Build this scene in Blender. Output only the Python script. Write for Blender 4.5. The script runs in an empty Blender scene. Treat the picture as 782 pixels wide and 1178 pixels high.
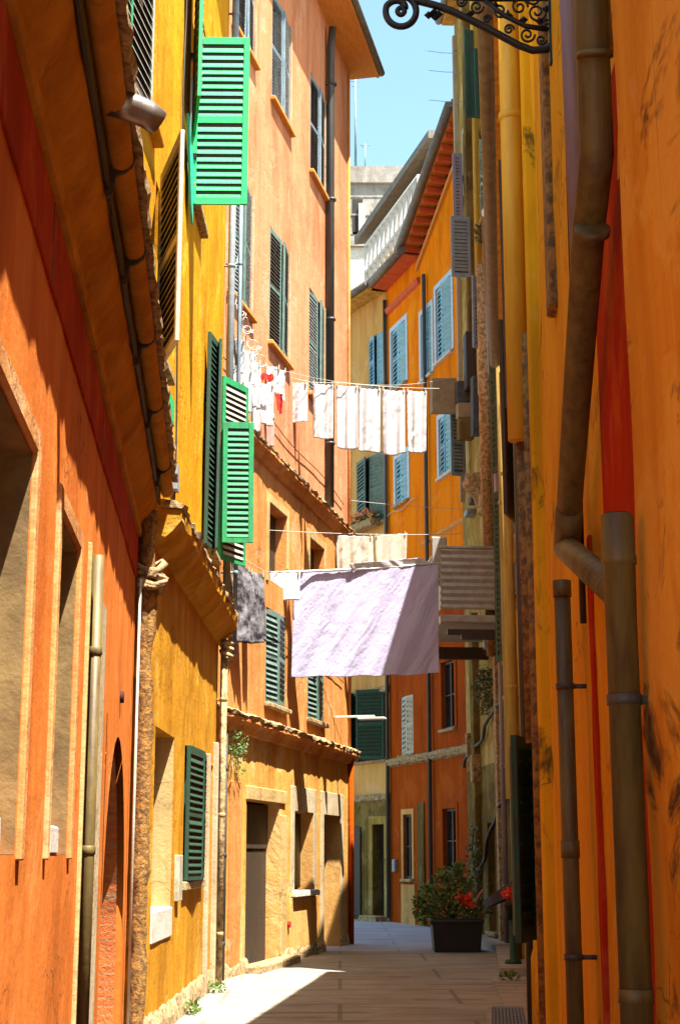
import bpy, math, random
from mathutils import Vector, noise
random.seed(7)
C = bpy.context.scene.collection
R = math.radians
# ------------------------------------------------------------------ camera maths
PITCH, FPX, EYE = R(12.5), 1780.0, 1.6
def ray(px, py):
    x = (px-391)/FPX; y = -(py-589)/FPX
    return Vector((x, math.cos(PITCH)-y*math.sin(PITCH), math.sin(PITCH)+y*math.cos(PITCH)))
def at(px, py, Y):
    d = ray(px, py); t = Y/d.y
    return Vector((d.x*t, Y, EYE+d.z*t))
def proj(p):
    v = Vector(p)-Vector((0,0,EYE)); f = v.y*math.cos(PITCH)+v.z*math.sin(PITCH); u = -v.y*math.sin(PITCH)+v.z*math.cos(PITCH)
    return 391+FPX*v.x/f, 589-FPX*u/f
# ------------------------------------------------------------------ materials
M = {}
def newmat(name):
    m = bpy.data.materials.new(name); m.use_nodes = True
    nt = m.node_tree; b = nt.nodes['Principled BSDF']
    M[name] = m
    return m, nt, b
def nd(nt, t, **kw):
    n = nt.nodes.new(t)
    for k, v in kw.items(): setattr(n, k, v)
    return n
def coords(nt, scale):
    tc = nd(nt, 'ShaderNodeTexCoord'); mp = nd(nt, 'ShaderNodeMapping')
    mp.inputs['Scale'].default_value = scale
    nt.links.new(tc.outputs['Object'], mp.inputs['Vector'])
    return mp.outputs['Vector']
def noi(nt, vec, scale, detail=6, rough=.6, dist=0):
    n = nd(nt, 'ShaderNodeTexNoise'); n.inputs['Scale'].default_value = scale
    n.inputs['Detail'].default_value = min(detail, 5); n.inputs['Roughness'].default_value = rough
    n.inputs['Distortion'].default_value = dist
    nt.links.new(vec, n.inputs['Vector']); return n.outputs['Fac']
def ramp(nt, fac, a, b, ca=(0,0,0,1), cb=(1,1,1,1)):
    r = nd(nt, 'ShaderNodeValToRGB'); e = r.color_ramp.elements
    e[0].position = a; e[0].color = ca; e[1].position = b; e[1].color = cb
    nt.links.new(fac, r.inputs['Fac']); return r.outputs['Color']
def mix(nt, fac, a, b, blend='MIX'):
    m = nd(nt, 'ShaderNodeMix', data_type='RGBA', blend_type=blend)
    if isinstance(fac, (int, float)): m.inputs[0].default_value = fac
    else: nt.links.new(fac, m.inputs[0])
    for i, v in ((6, a), (7, b)):
        if isinstance(v, tuple): m.inputs[i].default_value = (*v[:3], 1)
        else: nt.links.new(v, m.inputs[i])
    return m.outputs[2]
def mul(nt, a, k):
    m = nd(nt, 'ShaderNodeMath', operation='MULTIPLY'); nt.links.new(a, m.inputs[0])
    if isinstance(k, (int, float)): m.inputs[1].default_value = k
    else: nt.links.new(k, m.inputs[1])
    return m.outputs[0]
def bump(nt, b, hgt, strength=.5, dist=.02):
    n = nd(nt, 'ShaderNodeBump'); n.inputs['Strength'].default_value = strength
    n.inputs['Distance'].default_value = dist
    nt.links.new(hgt, n.inputs['Height']); nt.links.new(n.outputs[0], b.inputs['Normal'])
def plaster(name, base, streak, patch, stain=(.05,.03,.015), stain_amt=.5, patch_at=.56, streak_amt=.75, crack=True, bmp=.3, stain_at=.60, ssc=(3.2,3.2,1.0)):
    base, streak, patch = [tuple(x*.62 for x in c) for c in (base, streak, patch)]
    m, nt, b = newmat(name)
    v1 = coords(nt, (1,1,1)); vs = coords(nt, (5.5,5.5,.35)); vf = coords(nt, (16,16,1.1))
    s1 = ramp(nt, noi(nt, vs, 1.0, 6, .65, .3), .36, .66)
    s2 = ramp(nt, noi(nt, vf, 1.0, 4, .6), .40, .72)
    col = mix(nt, mul(nt, s1, streak_amt), base, streak)
    col = mix(nt, mul(nt, s2, .35), col, streak)
    pm = ramp(nt, noi(nt, v1, .85, 9, .68, .4), patch_at, patch_at+.06)
    col = mix(nt, mul(nt, pm, .7), col, patch)
    # weathered blotches, thin runs and hairline cracks
    vst = coords(nt, ssc)
    st = ramp(nt, noi(nt, vst, 1.3, 10, .75, .6), stain_at, stain_at+.1)
    col = mix(nt, mul(nt, st, stain_amt), col, stain)
    run = ramp(nt, noi(nt, coords(nt, (26,26,.55)), 1.0, 3, .5), .66, .74)
    col = mix(nt, mul(nt, run, .45*stain_amt), col, stain)
    gm = ramp(nt, noi(nt, coords(nt, (1.1*ssc[0]/3.2+.2,1.1,.42)), 1.0, 5, .62, .5), .46, .68)
    dk = nd(nt, 'ShaderNodeMix', data_type='RGBA', blend_type='MULTIPLY'); dk.inputs[0].default_value = 1
    nt.links.new(col, dk.inputs[6]); dk.inputs[7].default_value = (.62,.54,.50,1)
    col = mix(nt, mul(nt, gm, .8), col, dk.outputs[2])
    fd = ramp(nt, noi(nt, coords(nt, (1.7,1.7,.8)), 1.6, 5, .7, .8), .58, .70)
    col = mix(nt, mul(nt, fd, .30), col, tuple(min(.72, x*1.05+.10) for x in patch))
    if crack:
        vo = nd(nt, 'ShaderNodeTexVoronoi', feature='DISTANCE_TO_EDGE'); vo.inputs['Scale'].default_value = 1.3
        wv = nd(nt, 'ShaderNodeVectorMath', operation='ADD')
        nz = nd(nt, 'ShaderNodeTexNoise'); nz.inputs['Scale'].default_value = 2.5; nz.inputs['Detail'].default_value = 6
        nt.links.new(v1, nz.inputs['Vector']); nt.links.new(v1, wv.inputs[0]); nt.links.new(nz.outputs['Color'], wv.inputs[1])
        nt.links.new(wv.outputs[0], vo.inputs['Vector'])
        ck = ramp(nt, vo.outputs['Distance'], .004, .012, (1,1,1,1), (0,0,0,1))
        keep = ramp(nt, noi(nt, v1, .5, 3), .53, .6)
        col = mix(nt, mul(nt, mul(nt, ck, keep), .7), col, stain)
    nt.links.new(col, b.inputs['Base Color']); b.inputs['Roughness'].default_value = .92
    b.inputs['Specular IOR Level'].default_value = .04
    h = nd(nt, 'ShaderNodeMath', operation='ADD')
    nt.links.new(mul(nt, noi(nt, v1, 22, 8, .7), ramp(nt, noi(nt, v1, 1.1, 4), .38, .62)), h.inputs[0])
    h2 = nd(nt, 'ShaderNodeMath', operation='MULTIPLY_ADD')
    nt.links.new(noi(nt, v1, 3.0, 8, .65), h2.inputs[0]); h2.inputs[1].default_value = 2.2
    nt.links.new(mul(nt, pm, -.5), h2.inputs[2]); nt.links.new(h2.outputs[0], h.inputs[1])
    bump(nt, b, h.outputs[0], bmp, .03)
    return m
def simple(name, c1, c2=None, scale=6, rough=.6, metal=0, bmp=.15, stretch=(1,1,1), lo=.4, hi=.65, bscale=None, spec=.4):
    c2 = c2 or tuple(x*.75 for x in c1); c1, c2 = [tuple(x*.72 for x in c) for c in (c1, c2)]
    m, nt, b = newmat(name)
    v = coords(nt, stretch)
    f = noi(nt, v, scale, 8, .65, .2)
    col = mix(nt, ramp(nt, f, lo, hi), c1, c2)
    nt.links.new(col, b.inputs['Base Color']); b.inputs['Roughness'].default_value = rough
    b.inputs['Metallic'].default_value = metal; b.inputs['Specular IOR Level'].default_value = spec
    if bmp: bump(nt, b, noi(nt, coords(nt, (1,1,1)), bscale or scale*4, 6, .6), bmp, .02)
    return m
plaster('red_plaster', (.93,.31,.062), (.84,.18,.022), (.95,.42,.12), stain_amt=.25, bmp=.16, streak_amt=.6, patch_at=.6)
plaster('yellow_plaster', (.96,.44,.014), (.84,.33,.012), (.95,.52,.05), stain_amt=.5)
plaster('ochre_plaster', (.80,.40,.03), (.64,.27,.02), (.84,.50,.10), stain_amt=.5, streak_amt=.9)
plaster('peach_plaster', (.94,.40,.205), (.88,.31,.135), (.94,.45,.26), stain_amt=.25, crack=False)
plaster('peach_low_plaster', (.90,.40,.13), (.78,.27,.06), (.88,.48,.22), stain_amt=.4)
plaster('ground_floor_plaster', (.96,.54,.14), (.78,.31,.045), (.92,.66,.28), stain_amt=.55, patch_at=.54)
plaster('cream_plaster', (.78,.56,.25), (.66,.43,.16), (.70,.42,.13), stain_amt=.4)
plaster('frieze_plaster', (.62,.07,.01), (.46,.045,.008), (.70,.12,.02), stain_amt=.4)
plaster('trim_plaster', (.88,.44,.17), (.80,.34,.10), (.86,.52,.26), stain_amt=.3)
plaster('pale_plaster', (.72,.60,.40), (.62,.46,.26), (.66,.44,.18), stain_amt=.45)
plaster('coved_plaster', (.78,.36,.05), (.58,.24,.034), (.84,.42,.07), stain_amt=.5, crack=False, bmp=.3)
plaster('orange_plaster', (1.12,.56,.030), (.98,.40,.018), (1.1,.62,.06), stain_amt=.6, ssc=(1.1,3,2.2))
plaster('pilaster_plaster', (1.06,.52,.045), (.84,.34,.024), (1.08,.60,.09), stain=(.09,.05,.02), stain_amt=1.0, streak_amt=.9, patch_at=.5, stain_at=.555, ssc=(1.0,3,2.4))
plaster('scarlet_plaster', (.72,.06,.008), (.58,.035,.006), (.78,.14,.012), stain_amt=.25)
plaster('golden_plaster', (1.16,.61,.022), (1.0,.46,.014), (1.1,.56,.05), stain_amt=.8, ssc=(.6,3,2.0), stain_at=.56)
plaster('old_yellow_plaster', (.84,.52,.06), (.50,.31,.05), (.92,.64,.20), stain=(.06,.045,.02), stain_amt=.9, bmp=.7)
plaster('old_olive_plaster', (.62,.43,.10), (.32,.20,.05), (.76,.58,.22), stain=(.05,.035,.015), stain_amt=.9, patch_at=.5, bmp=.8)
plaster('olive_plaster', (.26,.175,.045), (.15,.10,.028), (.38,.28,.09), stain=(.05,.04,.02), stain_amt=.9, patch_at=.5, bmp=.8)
plaster('bright_orange_plaster', (1.22,.33,.002), (1.12,.24,.002), (1.22,.39,.006), stain_amt=.2, crack=False)
plaster('gold_orange_plaster', (1.22,.35,.003), (1.15,.27,.003), (1.22,.40,.008), stain_amt=.2, crack=False)
plaster('shade_red_plaster', (.56,.095,.004), (.42,.065,.003), (.60,.13,.008), stain_amt=.3, crack=False)  # shade on the far houses' lower walls, painted in as a redder tone
plaster('sand_plaster', (.94,.54,.18), (.82,.43,.12), (.94,.60,.26), stain_amt=.35, crack=False)
plaster('tower_stone', (.52,.48,.43), (.40,.37,.33), (.34,.31,.28), stain=(.12,.11,.1), stain_amt=.7, patch_at=.48)
simple('green_paint', (.014,.60,.18), (.02,.42,.13), 9, .55, bmp=.15, lo=.42, hi=.72, stretch=(1,1,.5))
simple('mint_paint', (.02,.62,.40), (.02,.55,.34), 5, .45, bmp=.08)
simple('mid_green_paint', (.014,.36,.11), (.04,.20,.08), 11, .6, bmp=.2, lo=.42, hi=.7, stretch=(1,1,.5))
simple('dark_green_paint', (.014,.085,.045), (.03,.045,.026), 11, .65, bmp=.2, stretch=(1,1,.5))
simple('sea_green_paint', (.17,.26,.22), (.08,.15,.12), 14, .6, bmp=.2, stretch=(1,1,.4))
simple('slat_cream', (.62,.57,.42), (.36,.33,.22), 12, .65, bmp=.2)
simple('blue_grey_paint', (.24,.32,.37), (.13,.19,.23), 10, .6, bmp=.2, stretch=(1,1,.4))
simple('sky_blue_paint', (.30,.58,.72), (.16,.46,.62), 8, .5, bmp=.1)
simple('pale_blue_paint', (.62,.74,.80), (.45,.60,.68), 8, .5, bmp=.1)
simple('grey_paint', (.30,.34,.36), (.22,.25,.27), 9, .55, bmp=.12)
simple('cream_paint', (.58,.54,.43), (.44,.40,.29), 9, .6, bmp=.15)
simple('dark_wood', (.06,.035,.018), (.03,.018,.01), 6, .65, bmp=.3, stretch=(6,6,.6))
simple('olive_pipe', (.18,.13,.034), (.095,.055,.018), 5, .55, bmp=.1, stretch=(4,4,.6))
simple('drab_pipe', (.54,.40,.10), (.34,.23,.06), 4, .6, bmp=.15, stretch=(4,4,.5))
simple('yellow_pipe', (.90,.50,.03), (.76,.37,.02), 4, .55, bmp=.12, stretch=(4,4,.5))
simple('lilac_pipe', (.42,.34,.38), (.30,.24,.27), 4, .6, bmp=.1, stretch=(4,4,.5))
simple('dark_pipe', (.055,.05,.045), (.09,.075,.06), 5, .5, bmp=.12, stretch=(4,4,.5))
simple('zinc', (.42,.41,.40), (.30,.26,.22), 7, .38, metal=.8, bmp=.08)
simple('rust', (.42,.20,.04), (.16,.08,.022), 20, .9, bmp=.9, bscale=30, lo=.42, hi=.58)
simple('crumbled', (.60,.42,.20), (.22,.13,.055), 15, .95, bmp=1.0, bscale=30, lo=.40, hi=.62)
simple('gutter', (.15,.13,.11), (.24,.20,.15), 7, .6, bmp=.25)
simple('roof_tile', (.32,.20,.12), (.20,.14,.10), 8, .9, bmp=.5)
simple('soffit_orange', (.80,.33,.05), (.66,.24,.035), 5, .85, bmp=.2, stretch=(1,4,1))
simple('soffit_red', (.72,.12,.02), (.58,.08,.015), 5, .85, bmp=.2)
simple('soffit_gold', (.72,.40,.05), (.40,.20,.03), 6, .85, bmp=.4)
simple('glass_dark', (.018,.016,.015), (.03,.028,.025), 3, .12, bmp=0, spec=.5)
simple('interior', (.035,.025,.018), (.02,.014,.01), 3, .8, bmp=0)
simple('niche_shade', (.30,.19,.07), (.16,.095,.035), 3, .95, bmp=.4)  # recess tone darkened, its shade painted into the colour
simple('white_sill', (.76,.72,.64), (.60,.52,.40), 6, .8, bmp=.3)
simple('iron', (.012,.012,.013), (.02,.018,.017), 12, .45, metal=.3, bmp=.1)
simple('lace', (.50,.50,.48), (.03,.03,.03), 60, .9, bmp=0, lo=.48, hi=.52)
simple('brick', (.46,.12,.035), (.30,.07,.025), 7, .95, bmp=.8)
simple('planter_paint', (.016,.009,.008), (.010,.006,.006), 8, .55, bmp=.12)
simple('corrugated', (.46,.44,.38), (.34,.31,.25), 6, .5, metal=.2, bmp=.15)
simple('awning_brown', (.36,.27,.15), (.27,.19,.10), 5, .85, bmp=.2)
simple('awning_dark', (.045,.05,.05), (.09,.09,.085), 5, .8, bmp=.2)
simple('maroon_cloth', (.06,.008,.005), (.03,.006,.004), 6, .85, bmp=.2)
simple('rope', (.66,.62,.55), (.5,.45,.4), 20, .9, bmp=0)
simple('cable', (.03,.027,.025), (.05,.04,.035), 8, .6, bmp=0)
simple('white_metal', (.74,.74,.70), (.62,.60,.52), 6, .5, bmp=.1)
simple('soil', (.04,.025,.015), (.02,.013,.01), 20, .95, bmp=.5)
simple('stem', (.08,.06,.025), (.05,.05,.02), 12, .8, bmp=.2)
simple('moss', (.06,.09,.02), (.03,.04,.012), 12, .95, bmp=.5)
def brickmat():
    m, nt, b = newmat('brickwork')
    br = nd(nt, 'ShaderNodeTexBrick'); br.inputs['Scale'].default_value = 4
    br.inputs['Color1'].default_value = (.50,.11,.02,1); br.inputs['Color2'].default_value = (.38,.07,.014,1)
    br.inputs['Mortar'].default_value = (.30,.16,.08,1); br.inputs['Mortar Size'].default_value = .03
    tc = nd(nt, 'ShaderNodeTexCoord'); sx = nd(nt, 'ShaderNodeSeparateXYZ'); cx = nd(nt, 'ShaderNodeCombineXYZ')
    nt.links.new(tc.outputs['Object'], sx.inputs[0]); nt.links.new(sx.outputs[0], cx.inputs[0]); nt.links.new(sx.outputs[2], cx.inputs[1])
    nt.links.new(cx.outputs[0], br.inputs['Vector'])
    col = mix(nt, ramp(nt, noi(nt, coords(nt, (1,1,1)), 6, 8, .7), .4, .7), br.outputs['Color'], (.52,.15,.03))
    nt.links.new(col, b.inputs['Base Color']); b.inputs['Roughness'].default_value = .95
    bump(nt, b, noi(nt, coords(nt, (1,1,1)), 30, 8, .7), .8, .03)
brickmat()
def leafmat(name, c1, c2):
    m, nt, b = newmat(name)
    g = nd(nt, 'ShaderNodeNewGeometry')
    col = mix(nt, g.outputs['Random Per Island'], c1, c2)
    nt.links.new(col, b.inputs['Base Color']); b.inputs['Roughness'].default_value = .45
    tr = nd(nt, 'ShaderNodeBsdfTranslucent'); nt.links.new(col, tr.inputs[0])
    ms = nd(nt, 'ShaderNodeMixShader'); ms.inputs[0].default_value = .3
    nt.links.new(b.outputs[0], ms.inputs[1]); nt.links.new(tr.outputs[0], ms.inputs[2])
    nt.links.new(ms.outputs[0], nt.nodes['Material Output'].inputs['Surface'])
leafmat('leaf', (.04,.10,.018), (.20,.27,.07))
leafmat('dry_leaf', (.05,.06,.015), (.16,.14,.04))
leafmat('flower_red', (.70,.03,.015), (.85,.10,.03))
leafmat('flower_mix', (.75,.10,.12), (.80,.55,.08))
leafmat('pink_leaf', (.85,.45,.40), (.90,.62,.58))
def clothmat(name, c1, c2, scale=3):
    m, nt, b = newmat(name)
    f = noi(nt, coords(nt, (1,1,1)), scale, 5)
    col = mix(nt, ramp(nt, f, .4, .65), c1, c2)
    nt.links.new(col, b.inputs['Base Color']); b.inputs['Roughness'].default_value = .95
    b.inputs['Specular IOR Level'].default_value = .1
    tr = nd(nt, 'ShaderNodeBsdfTranslucent'); nt.links.new(col, tr.inputs[0])
    ms = nd(nt, 'ShaderNodeMixShader'); ms.inputs[0].default_value = .28
    nt.links.new(b.outputs[0], ms.inputs[1]); nt.links.new(tr.outputs[0], ms.inputs[2])
    nt.links.new(ms.outputs[0], nt.nodes['Material Output'].inputs['Surface'])
    bump(nt, b, noi(nt, coords(nt, (1,1,1)), 26, 6, .6, 1.2), .35, .02)
clothmat('white_cloth', (.62,.60,.60), (.56,.54,.54))
clothmat('lilac_cloth', (.53,.49,.66), (.49,.45,.61))
clothmat('cream_cloth', (.60,.52,.42), (.54,.46,.36))
clothmat('black_cloth', (.035,.03,.035), (.30,.28,.29), 7)
clothmat('red_cloth', (.55,.04,.03), (.48,.03,.025))
clothmat('pink_cloth', (.58,.32,.27), (.52,.28,.22))
def paving(name, c1, c2, seam, scale):
    m, nt, b = newmat(name)
    v = coords(nt, (1,1,1))
    col = mix(nt, ramp(nt, noi(nt, v, .7, 9, .7, .5), .35, .68), c1, c2)
    col = mix(nt, mul(nt, ramp(nt, noi(nt, coords(nt, (.5,3.0,1)), 1.5, 8, .7, .8),   .50, .64), .75), col, tuple(x*.5 for x in c2))
    col = mix(nt, mul(nt, ramp(nt, noi(nt, v, 40, 4, .7), .55, .75), .35), col, seam)
    br = nd(nt, 'ShaderNodeTexBrick'); br.inputs['Scale'].default_value = scale; br.inputs['Mortar Size'].default_value = .012
    br.inputs['Brick Width'].default_value = 1.2; br.inputs['Row Height'].default_value = .8
    nt.links.new(v, br.inputs['Vector'])
    col = mix(nt, mul(nt, br.outputs['Fac'], .6), col, seam)
    nt.links.new(col, b.inputs['Base Color']); b.inputs['Roughness'].default_value = .85
    bump(nt, b, noi(nt, v, 9, 9, .75), .5, .03)
paving('alley_stone', (.32,.285,.23), (.215,.185,.14), (.09,.075,.055), .45)
paving('skylit_stone', (.40,.38,.43), (.33,.31,.36), (.2,.18,.2), .6)  # lavender light of the sky on the far paving, painted into the stone colour
paving('kerb_stone', (.34,.29,.22), (.24,.20,.15), (.10,.08,.06), 1.4)
paving('earth', (.24,.20,.15), (.18,.15,.11), (.1,.08,.06), .5)
# ------------------------------------------------------------------ mesh helpers
class MB:
    def __init__(s): s.v = []; s.f = []; s.smooth = False
    def add(s, vs, fs):
        k = len(s.v); s.v += [tuple(p) for p in vs]; s.f += [tuple(i+k for i in f) for f in fs]; return s
    def box(s, x0, x1, y0, y1, z0, z1, bev=0):
        if bev:
            b = bev; vs = []
            # chamfered box as two inset layers
            for z, i in ((z0, b), (z0+b, 0), (z1-b, 0), (z1, b)):
                for (x, y) in ((x0+i,y0+b),(x0+b+i*0,y0+i),(x1-b,y0+i),(x1-i,y0+b),(x1-i,y1-b),(x1-b,y1-i),(x0+b,y1-i),(x0+i,y1-b)):
                    vs.append((x, y, z))
            fs = [tuple(range(7,-1,-1)), tuple(range(24,32))]
            for l in range(3):
                for k in range(8):
                    fs.append((l*8+k, l*8+(k+1)%8, l*8+8+(k+1)%8, l*8+8+k))
            return s.add(vs, fs)
        return s.add([(x0,y0,z0),(x1,y0,z0),(x1,y1,z0),(x0,y1,z0),(x0,y0,z1),(x1,y0,z1),(x1,y1,z1),(x0,y1,z1)],
                     [(3,2,1,0),(4,5,6,7),(0,1,5,4),(1,2,6,5),(2,3,7,6),(3,0,4,7)])
    def tube(s, pts, r, n=10, jit=0, cap=True):
        s.smooth = True
        pts = [Vector(p) for p in pts]; rs = r if isinstance(r, (list, tuple)) else [r]*len(pts)
        rings = []; up = None
        for i, p in enumerate(pts):
            t = (pts[min(i+1, len(pts)-1)]-pts[max(i-1, 0)]).normalized()
            if up is None:
                up = Vector((0,0,1)) if abs(t.z) < .9 else Vector((1,0,0))
            a = t.cross(up).normalized(); up = a.cross(t).normalized()
            ring = []
            for k in range(n):
                an = 2*math.pi*k/n; rr = rs[i]
                if jit: rr *= 1+jit*noise.noise(Vector((p.x*9+math.cos(an), p.y*9+math.sin(an), p.z*9)))
                ring.append(p+(a*math.cos(an)+up*math.sin(an))*rr)
            rings.append(ring)
        vs = [q for r_ in rings for q in r_]; fs = []
        for i in range(len(pts)-1):
            for k in range(n):
                fs.append((i*n+k, i*n+(k+1)%n, (i+1)*n+(k+1)%n, (i+1)*n+k))
        if cap: fs += [tuple(range(n-1,-1,-1)), tuple(range((len(pts)-1)*n, len(pts)*n))]
        return s.add(vs, fs)
    def prism(s, prof, s0, s1, seg=1, jit=0, seed=0):
        """closed profile of (d,z) points, d = metres out of the wall, swept along the wall"""
        n = len(prof); vs = []
        for i in range(seg+1):
            x = s0+(s1-s0)*i/seg
            for k, (d, z) in enumerate(prof):
                j = jit*noise.noise(Vector((x*5+seed, k*3.1, z))) if jit and d > .01 else 0
                j2 = jit*noise.noise(Vector((x*6+seed+9, k*2.3, z))) if jit else 0
                vs.append((x, -(d+j), z+j2))
        fs = []
        for i in range(seg):
            for k in range(n):
                fs.append((i*n+k, (i+1)*n+k, (i+1)*n+(k+1)%n, i*n+(k+1)%n))
        fs += [tuple(range(n)), tuple(range((seg+1)*n-1, seg*n-1, -1))]
        return s.add(vs, fs)
    def build(s, name, mat, parent=None, label=None):
        me = bpy.data.meshes.new(name); me.from_pydata(s.v, [], s.f); me.validate(); me.update()
        import bmesh
        b = bmesh.new(); b.from_mesh(me); bmesh.ops.recalc_face_normals(b, faces=b.faces); b.to_mesh(me); b.free()
        if s.smooth:
            me.polygons.foreach_set('use_smooth', [len(p.vertices) == 4 for p in me.polygons])
        o = bpy.data.objects.new(name, me); C.objects.link(o)
        me.materials.append(M[mat] if isinstance(mat, str) else mat)
        if parent: o.parent = parent
        if label: o['label'] = label
        return o
def tag(o, label, cat, group=None):
    o['label'] = label; o['category'] = cat
    if group: o['group'] = group
    return o
def empty(name, loc, rz=0):
    o = bpy.data.objects.new(name, None); C.objects.link(o); o.location = loc; o.rotation_euler = (0,0,rz)
    o.empty_display_size = .3
    return o
def structure(o):
    o['kind'] = 'structure'; return o
# ------------------------------------------------------------------ houses: local x along the facade, -y out to the street
class House:
    def __init__(s, name, label, A, B, cat='house', group='tall painted houses lining the alley'):
        s.A = Vector((*A, 0)); u = Vector((*B, 0))-s.A; s.W = u.length; s.u = u.normalized()
        s.n = Vector((s.u.y, -s.u.x, 0))           # out to the street
        s.root = empty(name, s.A, math.atan2(u.y, u.x)); tag(s.root, label, cat, group)
        s.holes = []
    def sz(s, px, py, d=0):
        r = ray(px, py); A = s.A+s.n*d
        t = A.dot(s.n)/r.dot(s.n); p = r*t
        return (p-s.A).dot(s.u), EYE+p.z
    def rect(s, pl, pr, yt, yb, d=0):
        m = (pl+pr)/2; ym = (yt+yb)/2
        return s.sz(pl, ym, d)[0], s.sz(pr, ym, d)[0], s.sz(m, yb, d)[1], s.sz(m, yt, d)[1]
    def hole(s, r, depth=.2): s.holes.append((*r, depth)); return r
    def P(s, x, z, d=0): return s.A+s.u*x+s.n*d+Vector((0,0,z))
    def part(s, name, mb, mat, parent=None, label=None): return mb.build(name, mat, parent or s.root, label)
    def wall(s, mat, s0=0, s1=None, z0=-.2, z1=8, D=5, step=.3, amp=.009, ztop=None, name='wall', label=None, seed=0, sides=True, zstep=None):
        s1 = s.W if s1 is None else s1
        hs = [h for h in s.holes if h[1] > s0+.01 and h[0] < s1-.01 and h[3] > z0+.01 and h[2] < z1-.01]
        def breaks(a, b, vals, st):
            e = sorted({round(v, 4) for v in vals if a+.02 < v < b-.02} | {a, b}); out = []
            for p, q in zip(e, e[1:]):
                k = max(1, int((q-p)/st)); out += [p+(q-p)*i/k for i in range(k)]
            return out+[b]
        xs = breaks(s0, s1, [v for h in hs for v in h[:2]], step); zs = breaks(z0, z1, [v for h in hs for v in h[2:4]], zstep or step)
        edge = {}
        mb = MB(); idx = {}
        cell = lambda i, j: any(h[0]-1e-3 < (xs[i]+xs[i+1])/2 < h[1]+1e-3 and h[2]-1e-3 < (zs[j]+zs[j+1])/2 < h[3]+1e-3 for h in hs)
        def solid(i, j): return 0 <= i < len(xs)-1 and 0 <= j < len(zs)-1 and not cell(i, j)
        zl = max([h[3] for h in hs]+[z0])
        for i, x in enumerate(xs):
            for j, z in enumerate(zs):
                full = all(solid(a, b) for a in (i-1, i) for b in (j-1, j))
                y = 0
                if full: y = amp*(noise.noise(Vector((x*1.7+seed, z*.9, seed)))+.6*noise.noise(Vector((x*4.3, z*3.1, seed+5))))
                zz = z
                if ztop and z > zl: zz = zl+(z-zl)*(ztop(x)-zl)/(z1-zl)
                idx[i, j] = len(mb.v); mb.v.append((x, y, zz))
        for i in range(len(xs)-1):
            for j in range(len(zs)-1):
                if solid(i, j): mb.f.append((idx[i,j], idx[i+1,j], idx[i+1,j+1], idx[i,j+1]))
        for h in hs:
            a, b, c, d, dep = h; a = max(a, s0); b = min(b, s1); c = max(c, z0); d = min(d, z1)
            mb.add([(a,0,c),(b,0,c),(b,0,d),(a,0,d),(a,dep,c),(b,dep,c),(b,dep,d),(a,dep,d)],
                   [(0,1,5,4),(1,2,6,5),(2,3,7,6),(3,0,4,7)])
        t0, t1 = (ztop(s0), ztop(s1)) if ztop else (z1, z1)
        if sides:
            mb.add([(s0,0,z0),(s0,D,z0),(s1,D,z0),(s1,0,z0),(s0,0,t0),(s0,D,t0),(s1,D,t1),(s1,0,t1)],
                   [(0,4,5,1),(1,5,6,2),(2,6,7,3),(4,7,6,5)])
        return s.part(name, mb, mat, None, label)
    def box(s, name, mat, s0, s1, d0, d1, z0, z1, parent=None, bev=0, label=None):
        return s.part(name, MB().box(s0, s1, -d1, -d0, z0, z1, bev), mat, parent, label)
    def pipe(s, name, pts, r, mat, n=12, jit=0, parent=None, bands=0, label=None):
        mb = MB(); q = [(x, -d, z) for x, d, z in pts]
        mb.tube(q, r, n, jit)
        if bands:
            a, b = Vector(q[0]), Vector(q[-1]); k = max(1, int((b-a).length/bands)); rr = r if not isinstance(r, list) else r[0]
            for i in range(1, k+1):
                c = a.lerp(b, (i-.5)/k); t = (b-a).normalized()
                mb.tube([c-t*.025, c-t*.02, c+t*.02, c+t*.025], [rr, rr*1.16, rr*1.16, rr], n)
                mb.box(c.x-.012, c.x+.012, c.y, 0.0, c.z-.012, c.z+.012)
        return s.part(name, mb, mat, parent, label)
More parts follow.
